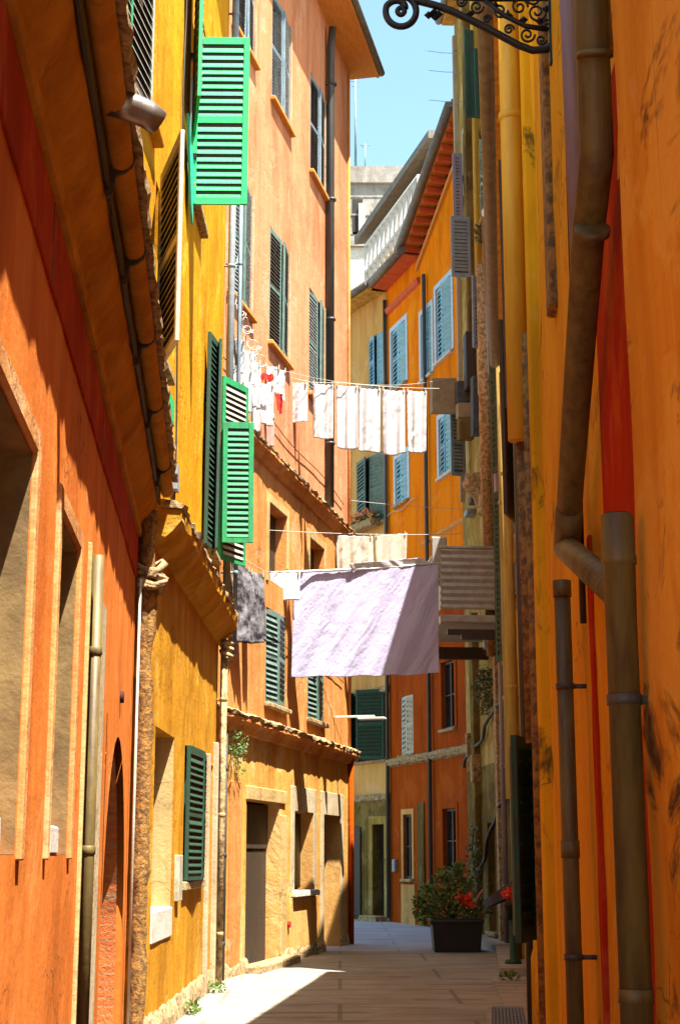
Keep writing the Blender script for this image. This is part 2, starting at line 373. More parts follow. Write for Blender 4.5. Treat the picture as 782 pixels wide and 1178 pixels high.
def leaf(H, parent, name, mat, hinge, ang, w, z0, z1, pitch=.06, panels=2, slatmat=None, d=.03, label=None, tilt=62):
    """louvred shutter leaf hinged at s=hinge; ang 0 lies across the window to +s, 90 sticks out, 180 folded back to -s"""
    h = z1-z0; t = .038; st = .065; mb = MB()
    mb.box(0, st, -t/2, t/2, 0, h, .005).box(w-st, w, -t/2, t/2, 0, h, .005)
    rails = [0]+[h*(k+1)/panels-st*.6 for k in range(panels-1)]+[h-st*1.3]
    for k, z in enumerate(rails):
        mb.box(st, w-st, -t/2+.003, t/2-.003, z, z+st*1.3)
    sl = mb if slatmat is None else MB()
    for k in range(panels):
        a = rails[k]+st*1.3; b = rails[k+1]; n = max(2, int((b-a)/pitch)); p = (b-a)/n
        for i in range(n):
            zc = a+(i+.5)*p+random.uniform(-.004,.004); L = p*.72; c, s_ = math.cos(R(tilt))*L, math.sin(R(tilt))*L; e = .0045
            sl.add([(st,-c,zc-s_-e),(w-st,-c,zc-s_-e),(w-st,c,zc+s_-e),(st,c,zc+s_-e),
                    (st,-c,zc-s_+e),(w-st,-c,zc-s_+e),(w-st,c,zc+s_+e),(st,c,zc+s_+e)],
                   [(3,2,1,0),(4,5,6,7),(0,1,5,4),(1,2,6,5),(2,3,7,6),(3,0,4,7)])
    o = mb.build(name, mat, parent, label)
    o.location = (hinge, -d, z0); o.rotation_euler = (random.uniform(-.006,.006), random.uniform(-.007,.007), -R(ang+random.uniform(-1.5,1.5)))
    if parent is H.root: MB().box(st, w-st, -.003, .003, st, h-st).build('slat_gap_shade', 'dark_wood', o)  # added dark sheet, stands in for shade between the slats
    if slatmat:
        sl.build('slats', slatmat, o) if parent is H.root else sl.build('slats', slatmat, parent)
        so = C.objects[-1]
        if parent is not H.root: so.location = o.location; so.rotation_euler = o.rotation_euler
    return o
def window(H, r, depth=.2, mat='dark_wood', pane='glass_dark', sill='white_sill', shut=None, shutmat='blue_grey_paint', surround=None,
           shang=(0,0), name='window', label=None, pitch=.06, bars=1, sillw=.08, panels=2, slatmat=None):
    a, b, c, d = r; f = .055
    mb = MB(); y1, y0 = -(depth-.01), -(depth-.07)     # as 'd' values (negative = inside)
    D0, D1 = -depth+.01, -depth+.07
    mb.box(a+.004, a+f, -D1, -D0, c+.004, d-.004).box(b-f, b-.004, -D1, -D0, c+.004, d-.004)
    mb.box(a+f, b-f, -D1, -D0, c+.004, c+f).box(a+f, b-f, -D1, -D0, d-f, d-.004)
    m = (a+b)/2; mb.box(m-.03, m+.03, -D1-.004, -D0, c+f, d-f)
    for k in range(bars):
        z = c+(d-c)*(k+1)/(bars+1); mb.box(a+f, m-.03, -D1+.008, -D0, z-.016, z+.016).box(m+.03, b-f, -D1+.008, -D0, z-.016, z+.016)
    w = H.part(name, mb, mat, None, label)
    H.part('pane', MB().box(a+.01, b-.01, depth-.025, depth+.01, c+.01, d-.01), pane, w)
    if sill: H.box('sill', sill, a-sillw, b+sillw, -.02, .09, c-.075, c-.004, w, .012)
    if surround:
        q = .13; sm = MB()
        sm.box(a-q, a-.003, -.02, 0, c, d+q).box(b+.003, b+q, -.02, 0, c, d+q).box(a-.003, b+.003, -.02, 0, d+.003, d+q)
        H.part('surround', sm, surround, w)
    if shut:
        hw = (b-a)/2-.004
        if 'L' in shut: leaf(H, w, 'shutter', shutmat, a+.004, shang[0], hw, c+.01, d-.01, pitch, panels, slatmat, d=(-.03 if shang[0] < 20 else .03))
        if 'R' in shut: leaf(H, w, 'shutter', shutmat, b-.004, 180-shang[1], hw, c+.01, d-.01, pitch, panels, slatmat, d=(-.03 if shang[1] < 20 else .03))
    return w
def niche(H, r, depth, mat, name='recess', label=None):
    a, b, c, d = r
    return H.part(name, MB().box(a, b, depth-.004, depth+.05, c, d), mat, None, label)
def eave(H, s0, s1, z, out, thick, soffit, slope=.35, back=3.0, gr=.07, roofmat='roof_tile'):
    mb = MB().prism([(-back, z+.02+(back+out)*slope), (out, z+.02), (out, z+thick), (-back, z+thick+(back+out)*slope)], s0, s1, 1)
    rf = H.part('roof', mb, roofmat)
    H.part('soffit', MB().prism([(0, z-.02), (out-.02, z-.02), (out-.02, z+.012), (0, z+.012)], s0+.02, s1-.02, 1), soffit, rf)
    g = [(x, -out-gr*.6, z+thick*.45) for x in (s0-.02, s1+.02)]
    H.part('gutter', MB().tube(g, gr, 12), 'gutter', rf)
    return rf
# ================================================================== LEFT 1: low red house in the foreground
G = 'tall painted houses lining the alley'
def low_red_house():
    H = House('house', 'low red-orange house at the left edge with coved eave and brick archway', (-.821,1.0), (-1.772,13.3))
    x = lambda px, py: H.sz(px, py)[0]
    n1 = H.hole((3.2, 4.86, 1.6, 3.13), .3); n2 = H.hole((5.86, 6.84, 1.6, 3.13), .3)
    n3 = H.hole((7.52, 7.98, -.2, 3.25), .25)
    ar = H.hole((9.3, 11.75, -.2, 2.52), .5)
    H.wall('red_plaster', z1=4.7, D=2.2, step=.22, amp=.007, seed=3)
    for (a, b, c, d) in (n1, n2):
        w = niche(H, (a, b, c, d), .3, 'niche_shade', 'window_niche')
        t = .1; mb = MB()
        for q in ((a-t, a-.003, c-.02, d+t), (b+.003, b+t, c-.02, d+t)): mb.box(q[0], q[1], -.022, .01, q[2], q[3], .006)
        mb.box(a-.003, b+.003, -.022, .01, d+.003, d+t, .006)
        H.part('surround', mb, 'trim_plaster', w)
        H.part('lining', MB().box(b-.012, b-.002, .004, .296, c+.002, d-.002).box(a+.002, b-.012, .004, .296, d-.012, d-.002), 'niche_shade', w)
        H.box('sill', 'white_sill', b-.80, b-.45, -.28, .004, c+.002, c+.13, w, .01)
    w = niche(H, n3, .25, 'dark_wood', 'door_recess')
    H.part('surround', MB().box(n3[1]+.003, n3[1]+.12, -.03, .01, -.2, n3[3]+.05, .006).box(n3[0]-.06, n3[0]-.003, -.02, .01, -.2, n3[3]+.05, .006), 'cream_plaster', w)
    H.pipe('gas_pipe', [(7.60, .045, .0), (7.60, .045, 3.25)], .034, 'olive_pipe', bands=.9)
    H.box('pilaster', 'pale_plaster', 8.22, 8.6, -.02, .03, -.2, 3.1, None, .01)
    # brick archway
    a, b, c, d, = ar; cx = (a+b)/2; rx = (b-a)/2; zs, rz = .9, 1.55
    n = 20; arc = [(cx+rx*math.cos(math.pi*k/n), zs+rz*math.sin(math.pi*k/n)) for k in range(n+1)]
    mb = MB(); vs = []; fs = []
    for (px, pz) in arc:
        for y in (-.004, .49):
            vs += [(px, y, pz), (px, y, d+.002)]
    for k in range(n):
        i, j = k*4, k*4+4
        fs += [(i, j, j+1, i+1), (i+2, i+3, j+3, j+2)]
    mb.add(vs, fs); H.part('arch', mb, 'red_plaster')
    ring = MB(); vs = []; fs = []
    pts = [(b, -.2)]+arc+[(a, -.2)]
    for (px, pz) in pts:
        q = Vector((cx-px, 0, zs-max(pz, zs))); q = q.normalized()*.02 if q.length > 0 else Vector((0,0,-.02))
        for y in (.05, .48): vs += [(px+q.x, y, pz+q.z)]
    for k in range(len(pts)-1): fs.append((k*2, k*2+1, k*2+3, k*2+2))
    ring.add(vs, fs); H.part('arch_lining', ring, 'brickwork')
    niche(H, ar, .5, 'dark_wood', 'gate')
    # coved eave, gutter, straps
    prof = [(0,4.40),(.03,4.40),(.05,4.45),(.09,4.49),(.13,4.55),(.16,4.63),(.17,4.70),(.17,4.84),(0,4.84)]
    ev = H.part('eave', MB().prism(prof, -.4, H.W+.15, 60, .012, 2), 'coved_plaster')
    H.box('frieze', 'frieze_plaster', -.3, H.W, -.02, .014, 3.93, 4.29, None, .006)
    for x_ in (2.2, 5.1, 8.0, 10.9): H.box('frieze_joint', 'dark_wood', x_, x_+.02, .0, .017, 3.935, 4.285)
    g = [(x_, -.235, 4.80+.008*math.sin(x_*3)) for x_ in [i*.5-.4 for i in range(27)]]
    gt = H.part('gutter', MB().tube(g, .06, 14, .02), 'coved_plaster', ev)
    H.part('moulding', MB().prism([(.0,4.30),(.035,4.31),(.045,4.36),(.03,4.39),(0,4.395)], -.4, H.W+.1, 50, .006, 4), 'coved_plaster', ev)
    H.part('fascia', MB().prism([(.172,4.64),(.188,4.64),(.188,4.735),(.172,4.735)], -.4, H.W+.12, 40, .004, 7), 'dark_wood', ev)
    H.part('tile_edge', MB().prism([(.20,4.85),(.33,4.845),(.335,4.885),(.2,4.90)], -.4, H.W+.12, 120, .03, 9), 'crumbled', ev)
    for x_ in (5.75, 6.9, 8.3, 9.8, 11.6):
        H.part('bracket', MB().prism([(.172,4.60),(.20,4.61),(.215,4.71),(.255,4.728),(.292,4.76),(.303,4.80),(.285,4.86),(.172,4.87)], x_-.012, x_+.012), 'dark_wood', ev)
    H.part('roof', MB().prism([(.27,4.87),(-2.2,5.6),(-2.2,5.66),(.29,4.92)], -.4, H.W+.1), 'roof_tile')
    # zinc spout
    s0 = min((i*.02 for i in range(150, 500)), key=lambda q: abs(proj(H.P(q, 4.8, .25))[1]-118))
    p = [(s0-.02, .22, 4.80), (s0+.02, .30, 4.80), (s0+.05, .38, 4.78), (s0+.08, .43, 4.755)]
    H.pipe('spout', p, [.062,.064,.062,.058], 'zinc', 18)
    # rusty downpipe at the corner
    pts = []; k = 40
    for i in range(k+1):
        z = 4.55-4.75*i/k; pts.append((H.W-.06+.02*noise.noise(Vector((0,0,z*1.4))), .10+.025*noise.noise(Vector((4,1,z*1.7))), z))
    H.pipe('downpipe', pts, [.07+.02*noise.noise(Vector((7,2,i*.6))) for i in range(k+1)], 'rust', 12, .35)
    H.pipe('water_pipe', [(H.W-.30, .05, -.1), (H.W-.30, .05, 3.9)], .012, 'cream_paint', 8)
    pp = []
    for i in range(60):
        an = i*.9; pp.append((H.W-.06+.12*math.cos(an), .12+.12*math.sin(an)*(1+.2*math.sin(i)), 3.95+.28*noise.noise(Vector((i*.21,3,1)))))
    H.pipe('pipe_lagging', pp, .028, 'crumbled', 7, .5)
    H.pipe('bell', [(10.6,-.01,2.75),(10.6,.03,2.75)], .045, 'maroon_cloth', 10)
    return H
L1 = low_red_house()
# ================================================================== LEFT 2: yellow house
def yellow_house():
    H = House('house', 'yellow house with bright green louvred shutters behind the low red house', (-1.717,8.5), (-1.60,20.3))
    cs = 4.8                                       # street part begins here; nearer, the wall starts above the red house
    r1 = H.hole((5.55, 7.05, .95, 2.74), .28); r2 = H.hole((8.02, 9.95, 1.36, 2.74), .16); r3 = H.hole((10.55, 11.35, .9, 2.7), .2)
    wA = H.hole((3.35, 4.35, 7.9, 9.6), .2)
    wB = H.hole((7.2, 8.5, 8.75, 10.7), .2); wC = H.hole((9.95, 10.95, 5.3, 7.6), .2); wD = H.hole((4.6, 5.6, 6.05, 7.6), .2)
    H.wall('yellow_plaster', 0, cs, 4.9, 14.5, 4, .28, .014, seed=11)
    H.wall('yellow_plaster', cs+.001, H.W, 4.62, 14.5, 4, .26, .014, seed=11)
    H.wall('ochre_plaster', cs+.001, H.W, -.2, 4.615, 4, .24, .012, seed=17)
    eave(H, -.2, H.W+.1, 14.5, .45, .16, 'soffit_gold')
    # string course with broken edge
    H.part('cornice', MB().prism([(0,4.30),(.06,4.34),(.16,4.44),(.24,4.54),(.25,4.63),(.0,4.66)], cs+.3, H.W+.05, 60, .02, 5), 'ochre_plaster')
    H.part('cornice_capping', MB().prism([(0,4.665),(.255,4.64),(.27,4.68),(.2,4.72),(0,4.74)], cs+.28, H.W+.06, 90, .035, 8), 'crumbled')
    w = niche(H, r1, .28, 'cream_plaster', 'window_niche')
    H.box('sill', 'white_sill', r1[0]-.02, r1[1]+.02, -.25, .015, r1[2]-.12, r1[2]+.16, w, .012)
    H.part('lining', MB().box(r1[1]-.012, r1[1]-.002, .004, .275, r1[2]+.16, r1[3]-.002), 'cream_plaster', w)
    window(H, r2, .16, 'dark_green_paint', shut=None, sill=None)
    for hx, an in ((r2[0]+.02, 4), (r2[1]-.02, 176)):
        leaf(H, H.root, 'shutter', 'dark_green_paint', hx, an, .93, r2[2]-.02, r2[3], .07, 2, d=.03)
    H.box('sill', 'crumbled', r2[0]-.1, r2[1]+.1, -.02, .05, r2[2]-.12, r2[2]-.03, None, .01)
    w = niche(H, r3, .2, 'dark_wood', 'door_recess')
    H.part('surround', MB().box(r3[0]-.16, r3[0]-.003, -.05, .01, r3[2]-1, r3[3]+.1, .008).box(r3[1]+.003, r3[1]+.16, -.06, .01, -.2, r3[3]+.3, .008), 'pale_plaster', w)
    # upper shutters
    window(H, wA, .2, 'dark_wood', sill='ochre_plaster'); window(H, wB, .2, 'blue_grey_paint', pane='lace', sill='crumbled', bars=3)
    window(H, wC, .2, 'dark_wood', sill='crumbled'); window(H, wD, .2, 'dark_wood', sill='crumbled')
    leaf(H, H.root, 'shutter', 'cream_paint', 2.55, 6, .75, 7.55, 9.3, .09, 1, label='pale louvred shutter folded flat on the yellow wall')
    leaf(H, H.root, 'shutter', 'mid_green_paint', 1.75, 6, .6, 7.6, 9.6, .09, 1, 'slat_cream')
    leaf(H, H.root, 'shutter', 'cream_paint', 3.30, 174, .6, 8.35, 10.2, .08, 1)
    leaf(H, H.root, 'shutter', 'cream_paint', 4.60, 163, .95, 5.75, 7.65, .075, 2, 'slat_cream', d=.05, label='pale weathered shutter with a green bottom rail')
    H.box('shutter_rail', 'green_paint', 4.58, 5.42, .06, .12, 5.50, 5.73, None, .004)
    leaf(H, H.root, 'shutter', 'green_paint', 7.16, 172, .92, 9.3, 11.5, .1, 1, 'slat_cream', d=.05, label='shutter with cream slats and green edge folded back')
    leaf(H, H.root, 'shutter', 'green_paint', 7.14, 88, .62, 8.48, 10.46, .085, 2, d=.02, label='bright green louvred shutter standing open across the alley', tilt=74)
    H.part('shutter_board', MB().add([(6.55,-.035,9.25),(7.15,-.035,8.9),(7.15,-.035,8.25),(6.95,-.035,8.4),(6.55,-.06,9.25),(7.15,-.06,8.9),(7.15,-.06,8.25),(6.95,-.06,8.4)],
        [(0,1,2,3),(7,6,5,4),(0,4,5,1),(1,5,6,2),(2,6,7,3),(3,7,4,0)]), 'mint_paint')
    # middle shutters, one pair half folded
    leaf(H, H.root, 'shutter', 'dark_green_paint', 9.2, 7, .45, 5.15, 7.75, .07, 2, d=.05)
    leaf(H, H.root, 'shutter', 'dark_green_paint', 9.95, 171, .5, 5.15, 7.75, .07, 2, d=.08)
    leaf(H, H.root, 'shutter', 'mid_green_paint', 10.95, 28, .62, 5.3, 7.75, .075, 2, 'slat_cream', d=.06)
    leaf(H, H.root, 'shutter', 'mid_green_paint', 10.9, 84, .40, 5.5, 7.1, .075, 1, d=.10, label='mid green shutter open towards the street', tilt=70)
    H.box('hinge', 'iron', 7.1, 7.2, .0, .09, 9.0, 9.06); H.box('hinge', 'iron', 7.1, 7.2, .0, .09, 10.2, 10.26)
    H.part('skirting', MB().prism([(0,-.1),(.05,-.1),(.045,.12),(.02,.22),(0,.24)], cs, H.W, 60, .04, 12), 'crumbled')
    H.part('cable', MB().tube([(x_*.35+cs, -.03, 5.0+.05*math.sin(x_*1.3)) for x_ in range(20)], .009, 5), 'cable')
    H.part('cable', MB().tube([(x_*.35+1.5, -.03, 11.2+.08*math.sin(x_*.9)) for x_ in range(28)], .009, 5), 'cable')
    H.part('cable', MB().tube([(6.35+.06*math.sin(i*.8), -.025, 4.9+.32*i) for i in range(20)], .010, 5), 'cable')
    H.box('junction_box', 'grey_paint', 6.26, 6.44, -.01, .06, 5.1, 5.36, None, .008)
    H.box('meter_box', 'slat_cream', 7.30, 7.62, -.01, .05, 1.15, 1.6, None, .008)
    # corner pipes
    H.pipe('downpipe', [(11.62, .09, -.1), (11.62, .09, 4.3)], .045, 'crumbled', 10, .3, bands=1.2)
    H.pipe('downpipe', [(11.72, .10, 4.75), (11.72, .10, 14.4)], .05, 'grey_paint', 12, bands=1.8)
    H.pipe('downpipe', [(11.95, .20, 4.2), (11.95, .2, 13.0)], .03, 'blue_grey_paint', 10, bands=1.8)
    pp = [(11.6+.08*math.cos(i*1.1), .12+.07*math.sin(i*1.3), 4.1+.02*i+.12*noise.noise(Vector((i*.3,1,5)))) for i in range(45)]
    H.pipe('pipe_lagging', pp, .03, 'crumbled', 7, .5)
    return H
L2 = yellow_house()
# ================================================================== LEFT 3: tall peach house
def peach_house():
    H = House('house', 'tall peach house with grey-green shutters and a deep orange eave against the sky', (-1.76,20.3), (.18,29.54))
    ca, cb = (3.1, 4.38), (5.92, 7.18)
    d1 = H.hole((2.12, 4.05, -.2, 2.37), .26); g1 = H.hole((4.98, 6.35, 1.05, 2.28), .3); d2 = H.hole((7.15, 8.6, -.2, 2.28), .3)
    f1 = H.hole((*ca, 3.85, 5.3), .14); f2 = H.hole((*cb, 3.85, 5.3), .14)
    m1 = H.hole((3.2, 4.35, 5.75, 6.95), .25); m2 = H.hole((6.0, 7.15, 5.75, 6.95), .25)
    ups = [H.hole((*c, z0, z1), .14) for (z0, z1) in ((9.55, 11.5), (13.75, 15.7)) for c in ((.75, 2.0), ca, cb)]
    H.wall('ground_floor_plaster', 0, H.W, -.2, 3.45, 5, .25, .012, seed=21)
    H.wall('peach_low_plaster', 0, H.W, 3.455, 7.65, 5, .3, .009, seed=22)
    H.wall('peach_plaster', 0, H.W, 7.655, 17.5, 5, .35, .008, seed=23)
    # doorways
    w = niche(H, d1, .26, 'dark_wood', 'doorway')
    H.part('lining', MB().box(d1[1]-.012, d1[1]-.002,   .004, .255, -.1, d1[3]-.002), 'sand_plaster', w)
    H.part('door', MB().box(d1[0]+.15, d1[1]-.02, .20, .25, .02, d1[3]-.7, .01).box(d1[0]+.15, d1[1]-.02, .18, .25, d1[3]-.68, d1[3]-.03, .01), 'dark_wood', w)
    H.box('surround', 'cream_plaster', d1[1]+.003, d1[1]+.35, -.02, .035, -.1, 2.2, w, .01)
    H.box('lintel', 'cream_plaster', d1[0]-.05, d1[1]+.35, -.02, .03, d1[3]+.003, d1[3]+.2, w, .01)
    H.box('surround', 'peach_low_plaster', d1[0]-.9, d1[0]-.35, -.02, .03, -.1, 2.6, w, .01)
    for r, dp, nm in ((g1, .3, 'window_niche'), (d2, .3, 'doorway')):
        w = niche(H, r, dp, 'dark_wood' if nm == 'doorway' else 'niche_shade', nm)
        H.part('lining', MB().box(r[1]-.012, r[1]-.002, .004, dp-.005, max(r[2], -.1), r[3]-.002), 'sand_plaster', w)
        mb = MB(); t = .22
        mb.box(r[0]-t, r[0]-.003, -.02, .03, -.1 if nm == 'doorway' else r[2]-.1, r[3]+.4, .008).box(r[1]+.003, r[1]+t, -.02, .03, -.1 if nm == 'doorway' else r[2]-.1, r[3]+.4, .008)
        mb.box(r[0]-.003, r[1]+.003, -.02, .03, r[3]+.003, r[3]+.4, .008)
        H.part('surround', mb, 'pale_plaster', w)
        if nm == 'window_niche':
            H.box('sill', 'white_sill', r[0]-.15, r[1]+.15, -.02, .10, r[2]-.10, r[2]-.004, w, .012)
            H.box('surround', 'sand_plaster', r[0]-.25, r[1]+.25, -.02, .022, -.1, r[2]-.11, w, .01)
            H.box('window', 'iron', r[0]+.05, r[1]-.05, -.24, -.20, r[2]+.02, r[3]-.02, w)
    for a_, b_ in ((0, d1[0]), (d1[1], d2[0]), (d2[1], H.W)): H.part('skirting', MB().prism([(0,-.1),(.06,-.1),(.05,.10),(.02,.18),(0,.2)], a_, b_, 30, .04, 13), 'crumbled')
    H.box('step', 'crumbled', d1[0]-.2, d1[1]+.3, .0, .28, -.05, .11, None, .02)
    H.pipe('bell', [(4.62,.0,.55),(4.62,.045,.55)], .05, 'red_cloth', 10)
    H.pipe('downpipe', [(.75,.06,-.1),(.75,.06,3.3)], .045, 'dark_pipe', 10, bands=1.1)
    # weathered string courses
    for z, hh, o, sd in ((3.42, .13, .17, 1), (7.62, .12, .14, 2)):
        H.part('cornice', MB().prism([(0,z-.16),(.05,z-.14),(o*.6,z-.05),(o,z),(o,z+.05),(0,z+.07)], -.1, H.W+.12, 80, .02, sd), 'peach_low_plaster')
        H.part('cornice_capping', MB().prism([(0,z+.075),(o+.01,z+.055),(o+.02,z+.09),(o*.7,z+hh),(0,z+hh+.02)], -.12, H.W+.14, 140, .028, sd+5), 'crumbled')
    # shuttered windows
    for r in (f1, f2): window(H, r, .14, 'sea_green_paint', shut='LR', shutmat='sea_green_paint', sill='crumbled', shang=(5,5), slatmat=None, pitch=.075)
    for r in (m1, m2):
        w = niche(H, r, .25, 'niche_shade', 'window_niche')
        q = .14; H.part('surround', MB().box(r[0]-q, r[0]-.003, -.02, .03, r[2]-.05, r[3]+q, .008).box(r[1]+.003, r[1]+q, -.02, .03, r[2]-.05, r[3]+q, .008).box(r[0]-.003, r[1]+.003, -.02, .03, r[3]+.003, r[3]+q, .008), 'cream_plaster', w)
        H.box('window', 'dark_wood', r[0]+.03, r[1]-.03, -.24, -.18, r[2]+.02, r[3]-.02, w)
    for i, r in enumerate(ups):
        w = window(H, r, .14, 'blue_grey_paint', shut='LR', shutmat='blue_grey_paint' if i > 2 else 'sea_green_paint', sill='soffit_orange', shang=(4,8), slatmat='dark_wood' if i % 2 else 'lace', pitch=.06)
        H.box('surround', 'pale_plaster', r[1]+.003, r[1]+.07, -.02, .02, r[2], r[3]+.05, w)
    # long dark downpipe, eave
    s0 = H.sz(380, 300, .1)[0]
    H.pipe('downpipe', [(s0,.1,7.75),(s0,.1,16.9),(s0,.14,17.3)], .075, 'dark_pipe', 14, bands=2.2)
    H.pipe('corner_pipe', [(9.30,.03,3.6),(9.30,.03,17.4)], .03, 'peach_low_plaster', 8)
    H.pipe('downpipe', [(9.3,.06,-.1),(9.3,.06,3.4)], .05, 'shade_red_plaster', 8)
    rf = eave(H, -.3, H.W+.22, 17.5, .60, .18, 'soffit_orange', .33, 5.2, .08)
    H.part('rafter_board', MB().prism([(.55,17.47),(.61,17.47),(.61,17.62),(.55,17.62)], -.3, H.W+.22), 'soffit_orange', rf)
    s1, z1 = H.sz(374, 836)
    H.part('lamp_arm', MB().box(8.0, 8.05, -.75, 0, 4.02, 4.06, .004).box(7.93, 8.12, -.95, -.45, 3.98, 4.02, .01), 'white_metal', None, 'slim white lamp arm')
    for z in (5.0, 8.4):
        H.part('cable', MB().tube([(x_, -.04, z+.06*math.sin(x_*1.1)-.03*x_) for x_ in [i*.4+.3 for i in range(22)]], .008, 5), 'cable')
    return H
L3 = peach_house()
# ================================================================== FAR HOUSES closing the alley
def cream_far_house():
    H = House('house', 'narrow cream-yellow house at the far end, between the peach house and the orange house', (.2,41), (1.24,39.02))
    w = [H.hole(H.rect(424, 444, 385, 445), .12), H.hole(H.rect(410, 443, 525, 604), .12), H.hole(H.rect(410, 443, 795, 875), .12)]
    dr = H.hole((1.35, 1.95, -.2, 2.35), .25)
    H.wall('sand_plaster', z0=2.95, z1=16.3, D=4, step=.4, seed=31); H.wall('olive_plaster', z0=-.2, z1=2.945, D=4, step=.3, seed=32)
    for r, m in zip(w, ('sky_blue_paint', 'sea_green_paint', 'dark_green_paint')):
        win = window(H, r, .12, 'dark_wood', sill='crumbled', shut='LR', shutmat=m, shang=(14, 4) if m != 'dark_green_paint' else (60, 40), pitch=.09)
    d = niche(H, dr, .25, 'interior', 'doorway')
    H.part('surround', MB().box(dr[0]-.2, dr[0]-.003, -.03, .01, -.1, dr[3]+.2, .01).box(dr[1]+.003, dr[1]+.2, -.03, .01, -.1, dr[3]+.2, .01).box(dr[0]-.003, dr[1]+.003, -.03, .01, dr[3]+.003, dr[3]+.2), 'old_olive_plaster', d)
    H.box('step', 'crumbled', 1.2, 2.1, 0, .35, -.05, .14, None, .02)
    H.part('cornice', MB().prism([(0,2.9),(.12,2.95),(.12,3.08),(0,3.1)], 0, H.W, 20, .03, 3), 'crumbled')
    H.part('cornice', MB().prism([(0,5.6),(.12,5.65),(.12,5.75),(0,5.78)], 0, H.W, 20, .03, 3), 'crumbled')
    eave(H, -.3, H.W+.05, 16.3, .55, .18, 'soffit_gold', .3, 4, .1)
    H.pipe('downpipe', [(.12,.08,0),(.12,.08,16.4)], .06, 'dark_pipe', 10)
    H.box('shutter', 'dark_wood', .2, .75, .01, .05, .1, 2.3, None, .01)
    return H
F1 = cream_far_house()
def orange_far_house():
    H = House('house', 'bright orange house with blue shutters closing the far end of the alley', (1.25,39), (2.0,36.6))
    w1 = H.hole((.35, 1.45, 13.35, 15.0), .12); w2 = H.hole(H.rect(455, 469, 524, 578), .12); w3 = H.hole(H.rect(461, 475, 800, 868), .1)
    g = H.hole((.95, 1.55, 1.05, 2.55), .12)
    sp = 7.6
    H.wall('bright_orange_plaster', z0=sp+.005, z1=16.3, D=4, step=.5, seed=41); H.wall('shade_red_plaster', z0=-.2, z1=sp, D=4, step=.4, seed=42)  # sunlit and shaded parts of one wall painted as two tones
    for r, m in ((w1, 'sky_blue_paint'), (w2, 'sky_blue_paint'), (w3, 'cream_paint')):
        window(H, r, .12, 'pale_blue_paint' if m != 'cream_paint' else 'cream_paint', sill='crumbled', shut='LR', shutmat=m, shang=(5, 5), pitch=.1, surround='pale_blue_paint' if m != 'cream_paint' else None)
    w = window(H, g, .12, 'dark_wood', sill='crumbled', surround='sand_plaster')
    H.box('door_board', 'olive_plaster', 2.0, 2.42, .003, .04, 0, 2.8, None, .01)
    H.box('plinth', 'sand_plaster', .8, 1.75, .003, .035, -.1, .92, None, .01)
    H.box('letter_box', 'grey_paint', .32, .5, .003, .09, 1.2, 1.5, None, .01)
    H.part('cornice', MB().prism([(0,3.72),(.1,3.76),(.14,3.84),(.14,3.9),(0,3.95)], 0, H.W, 20, .03, 3), 'crumbled')
    H.part('cornice', MB().prism([(0,15.55),(.07,15.6),(.1,15.72),(0,15.76)], 0, H.W, 4), 'soffit_red')
    eave(H, -.1, H.W+.05, 16.3, .45, .2, 'soffit_red', .28, 4, .11)
    H.pipe('downpipe', [(.03,.08,.1),(.03,.08,16.0)], .05, 'dark_pipe', 10)
    H.part('cable', MB().tube([(i*.25, -.06, 10.1+.05*math.sin(i)) for i in range(10)], .012, 5), 'rope')
    return H
F2 = orange_far_house()
def gabled_far_house():
    H = House('house', 'golden orange far house with red rafter ends under its rising roof edge', (2.0,36.6), (3.0,33.0))
    w = [H.hole(r, .12) for r in ((1.2, 2.3, 13.1, 14.95), (.05, .85, 13.0, 14.7), H.rect(505, 521, 477, 545), H.rect(508, 523, 760, 838), H.rect(510, 525, 930, 1005))]
    zt = lambda s: 16.35+.52*s
    sp = 7.6
    H.wall('gold_orange_plaster', z0=sp+.005, z1=18.5, D=4, step=.5, ztop=zt, seed=51); H.wall('shade_red_plaster', z0=-.2, z1=sp, D=4, step=.45, seed=52)  # shade on the lower wall painted as a redder tone
    for i, r in enumerate(w):
        if i < 3: window(H, r, .12, 'pale_blue_paint', sill='white_sill', shut='LR', shutmat='sky_blue_paint', shang=(7, 5) if i else (4, 10), pitch=.1, surround='pale_blue_paint')
        else: window(H, r, .14, 'dark_wood', sill='crumbled', surround='shade_red_plaster')
    # sloping verge with rafter ends
    L = H.W+.05
    def sl(name, mat, d0, d1, k0, k1, parent=None):
        vs = []
        for s in (-.15, L):
            z = zt(s)
            vs += [(s,-d0,z+k0),(s,-d1,z+k0),(s,-d1,z+k1),(s,-d0,z+k1)]
        return H.part(name, MB().add(vs, [(0,1,2,3),(7,6,5,4),(0,4,5,1),(1,5,6,2),(2,6,7,3),(3,7,4,0)]), mat, parent)
    rf = sl('roof', 'gutter', -4, .46, .18, .34)
    sl('soffit', 'soffit_orange', 0, .42, .13, .175, rf)
    for k in range(13):
        s = .05+k*.28; z = zt(s)
        H.part('rafter', MB().box(s-.05, s+.05, -.40, 0, z-.02, z+.125), 'soffit_red', rf)
    H.part('gutter', MB().tube([(-.2,-.51,zt(-.2)+.2),(L,-.51,zt(L)+.2)], .11, 12), 'gutter', rf)
    sl('cornice', 'soffit_orange', 0, .07, -.32, -.18)
    H.part('cornice', MB().prism([(0,3.72),(.1,3.76),(.14,3.84),(.14,3.9),(0,3.95)], 0, H.W, 20, .03, 3), 'crumbled')
    H.part('cornice', MB().prism([(0,8.85),(.05,8.9),(.05,8.98),(0,9.0)], 0, H.W, 4), 'soffit_orange')
    H.pipe('downpipe', [(.55,.09,.1),(.55,.09,15.6)], .05, 'dark_pipe', 10)
    return H
F3 = gabled_far_house()
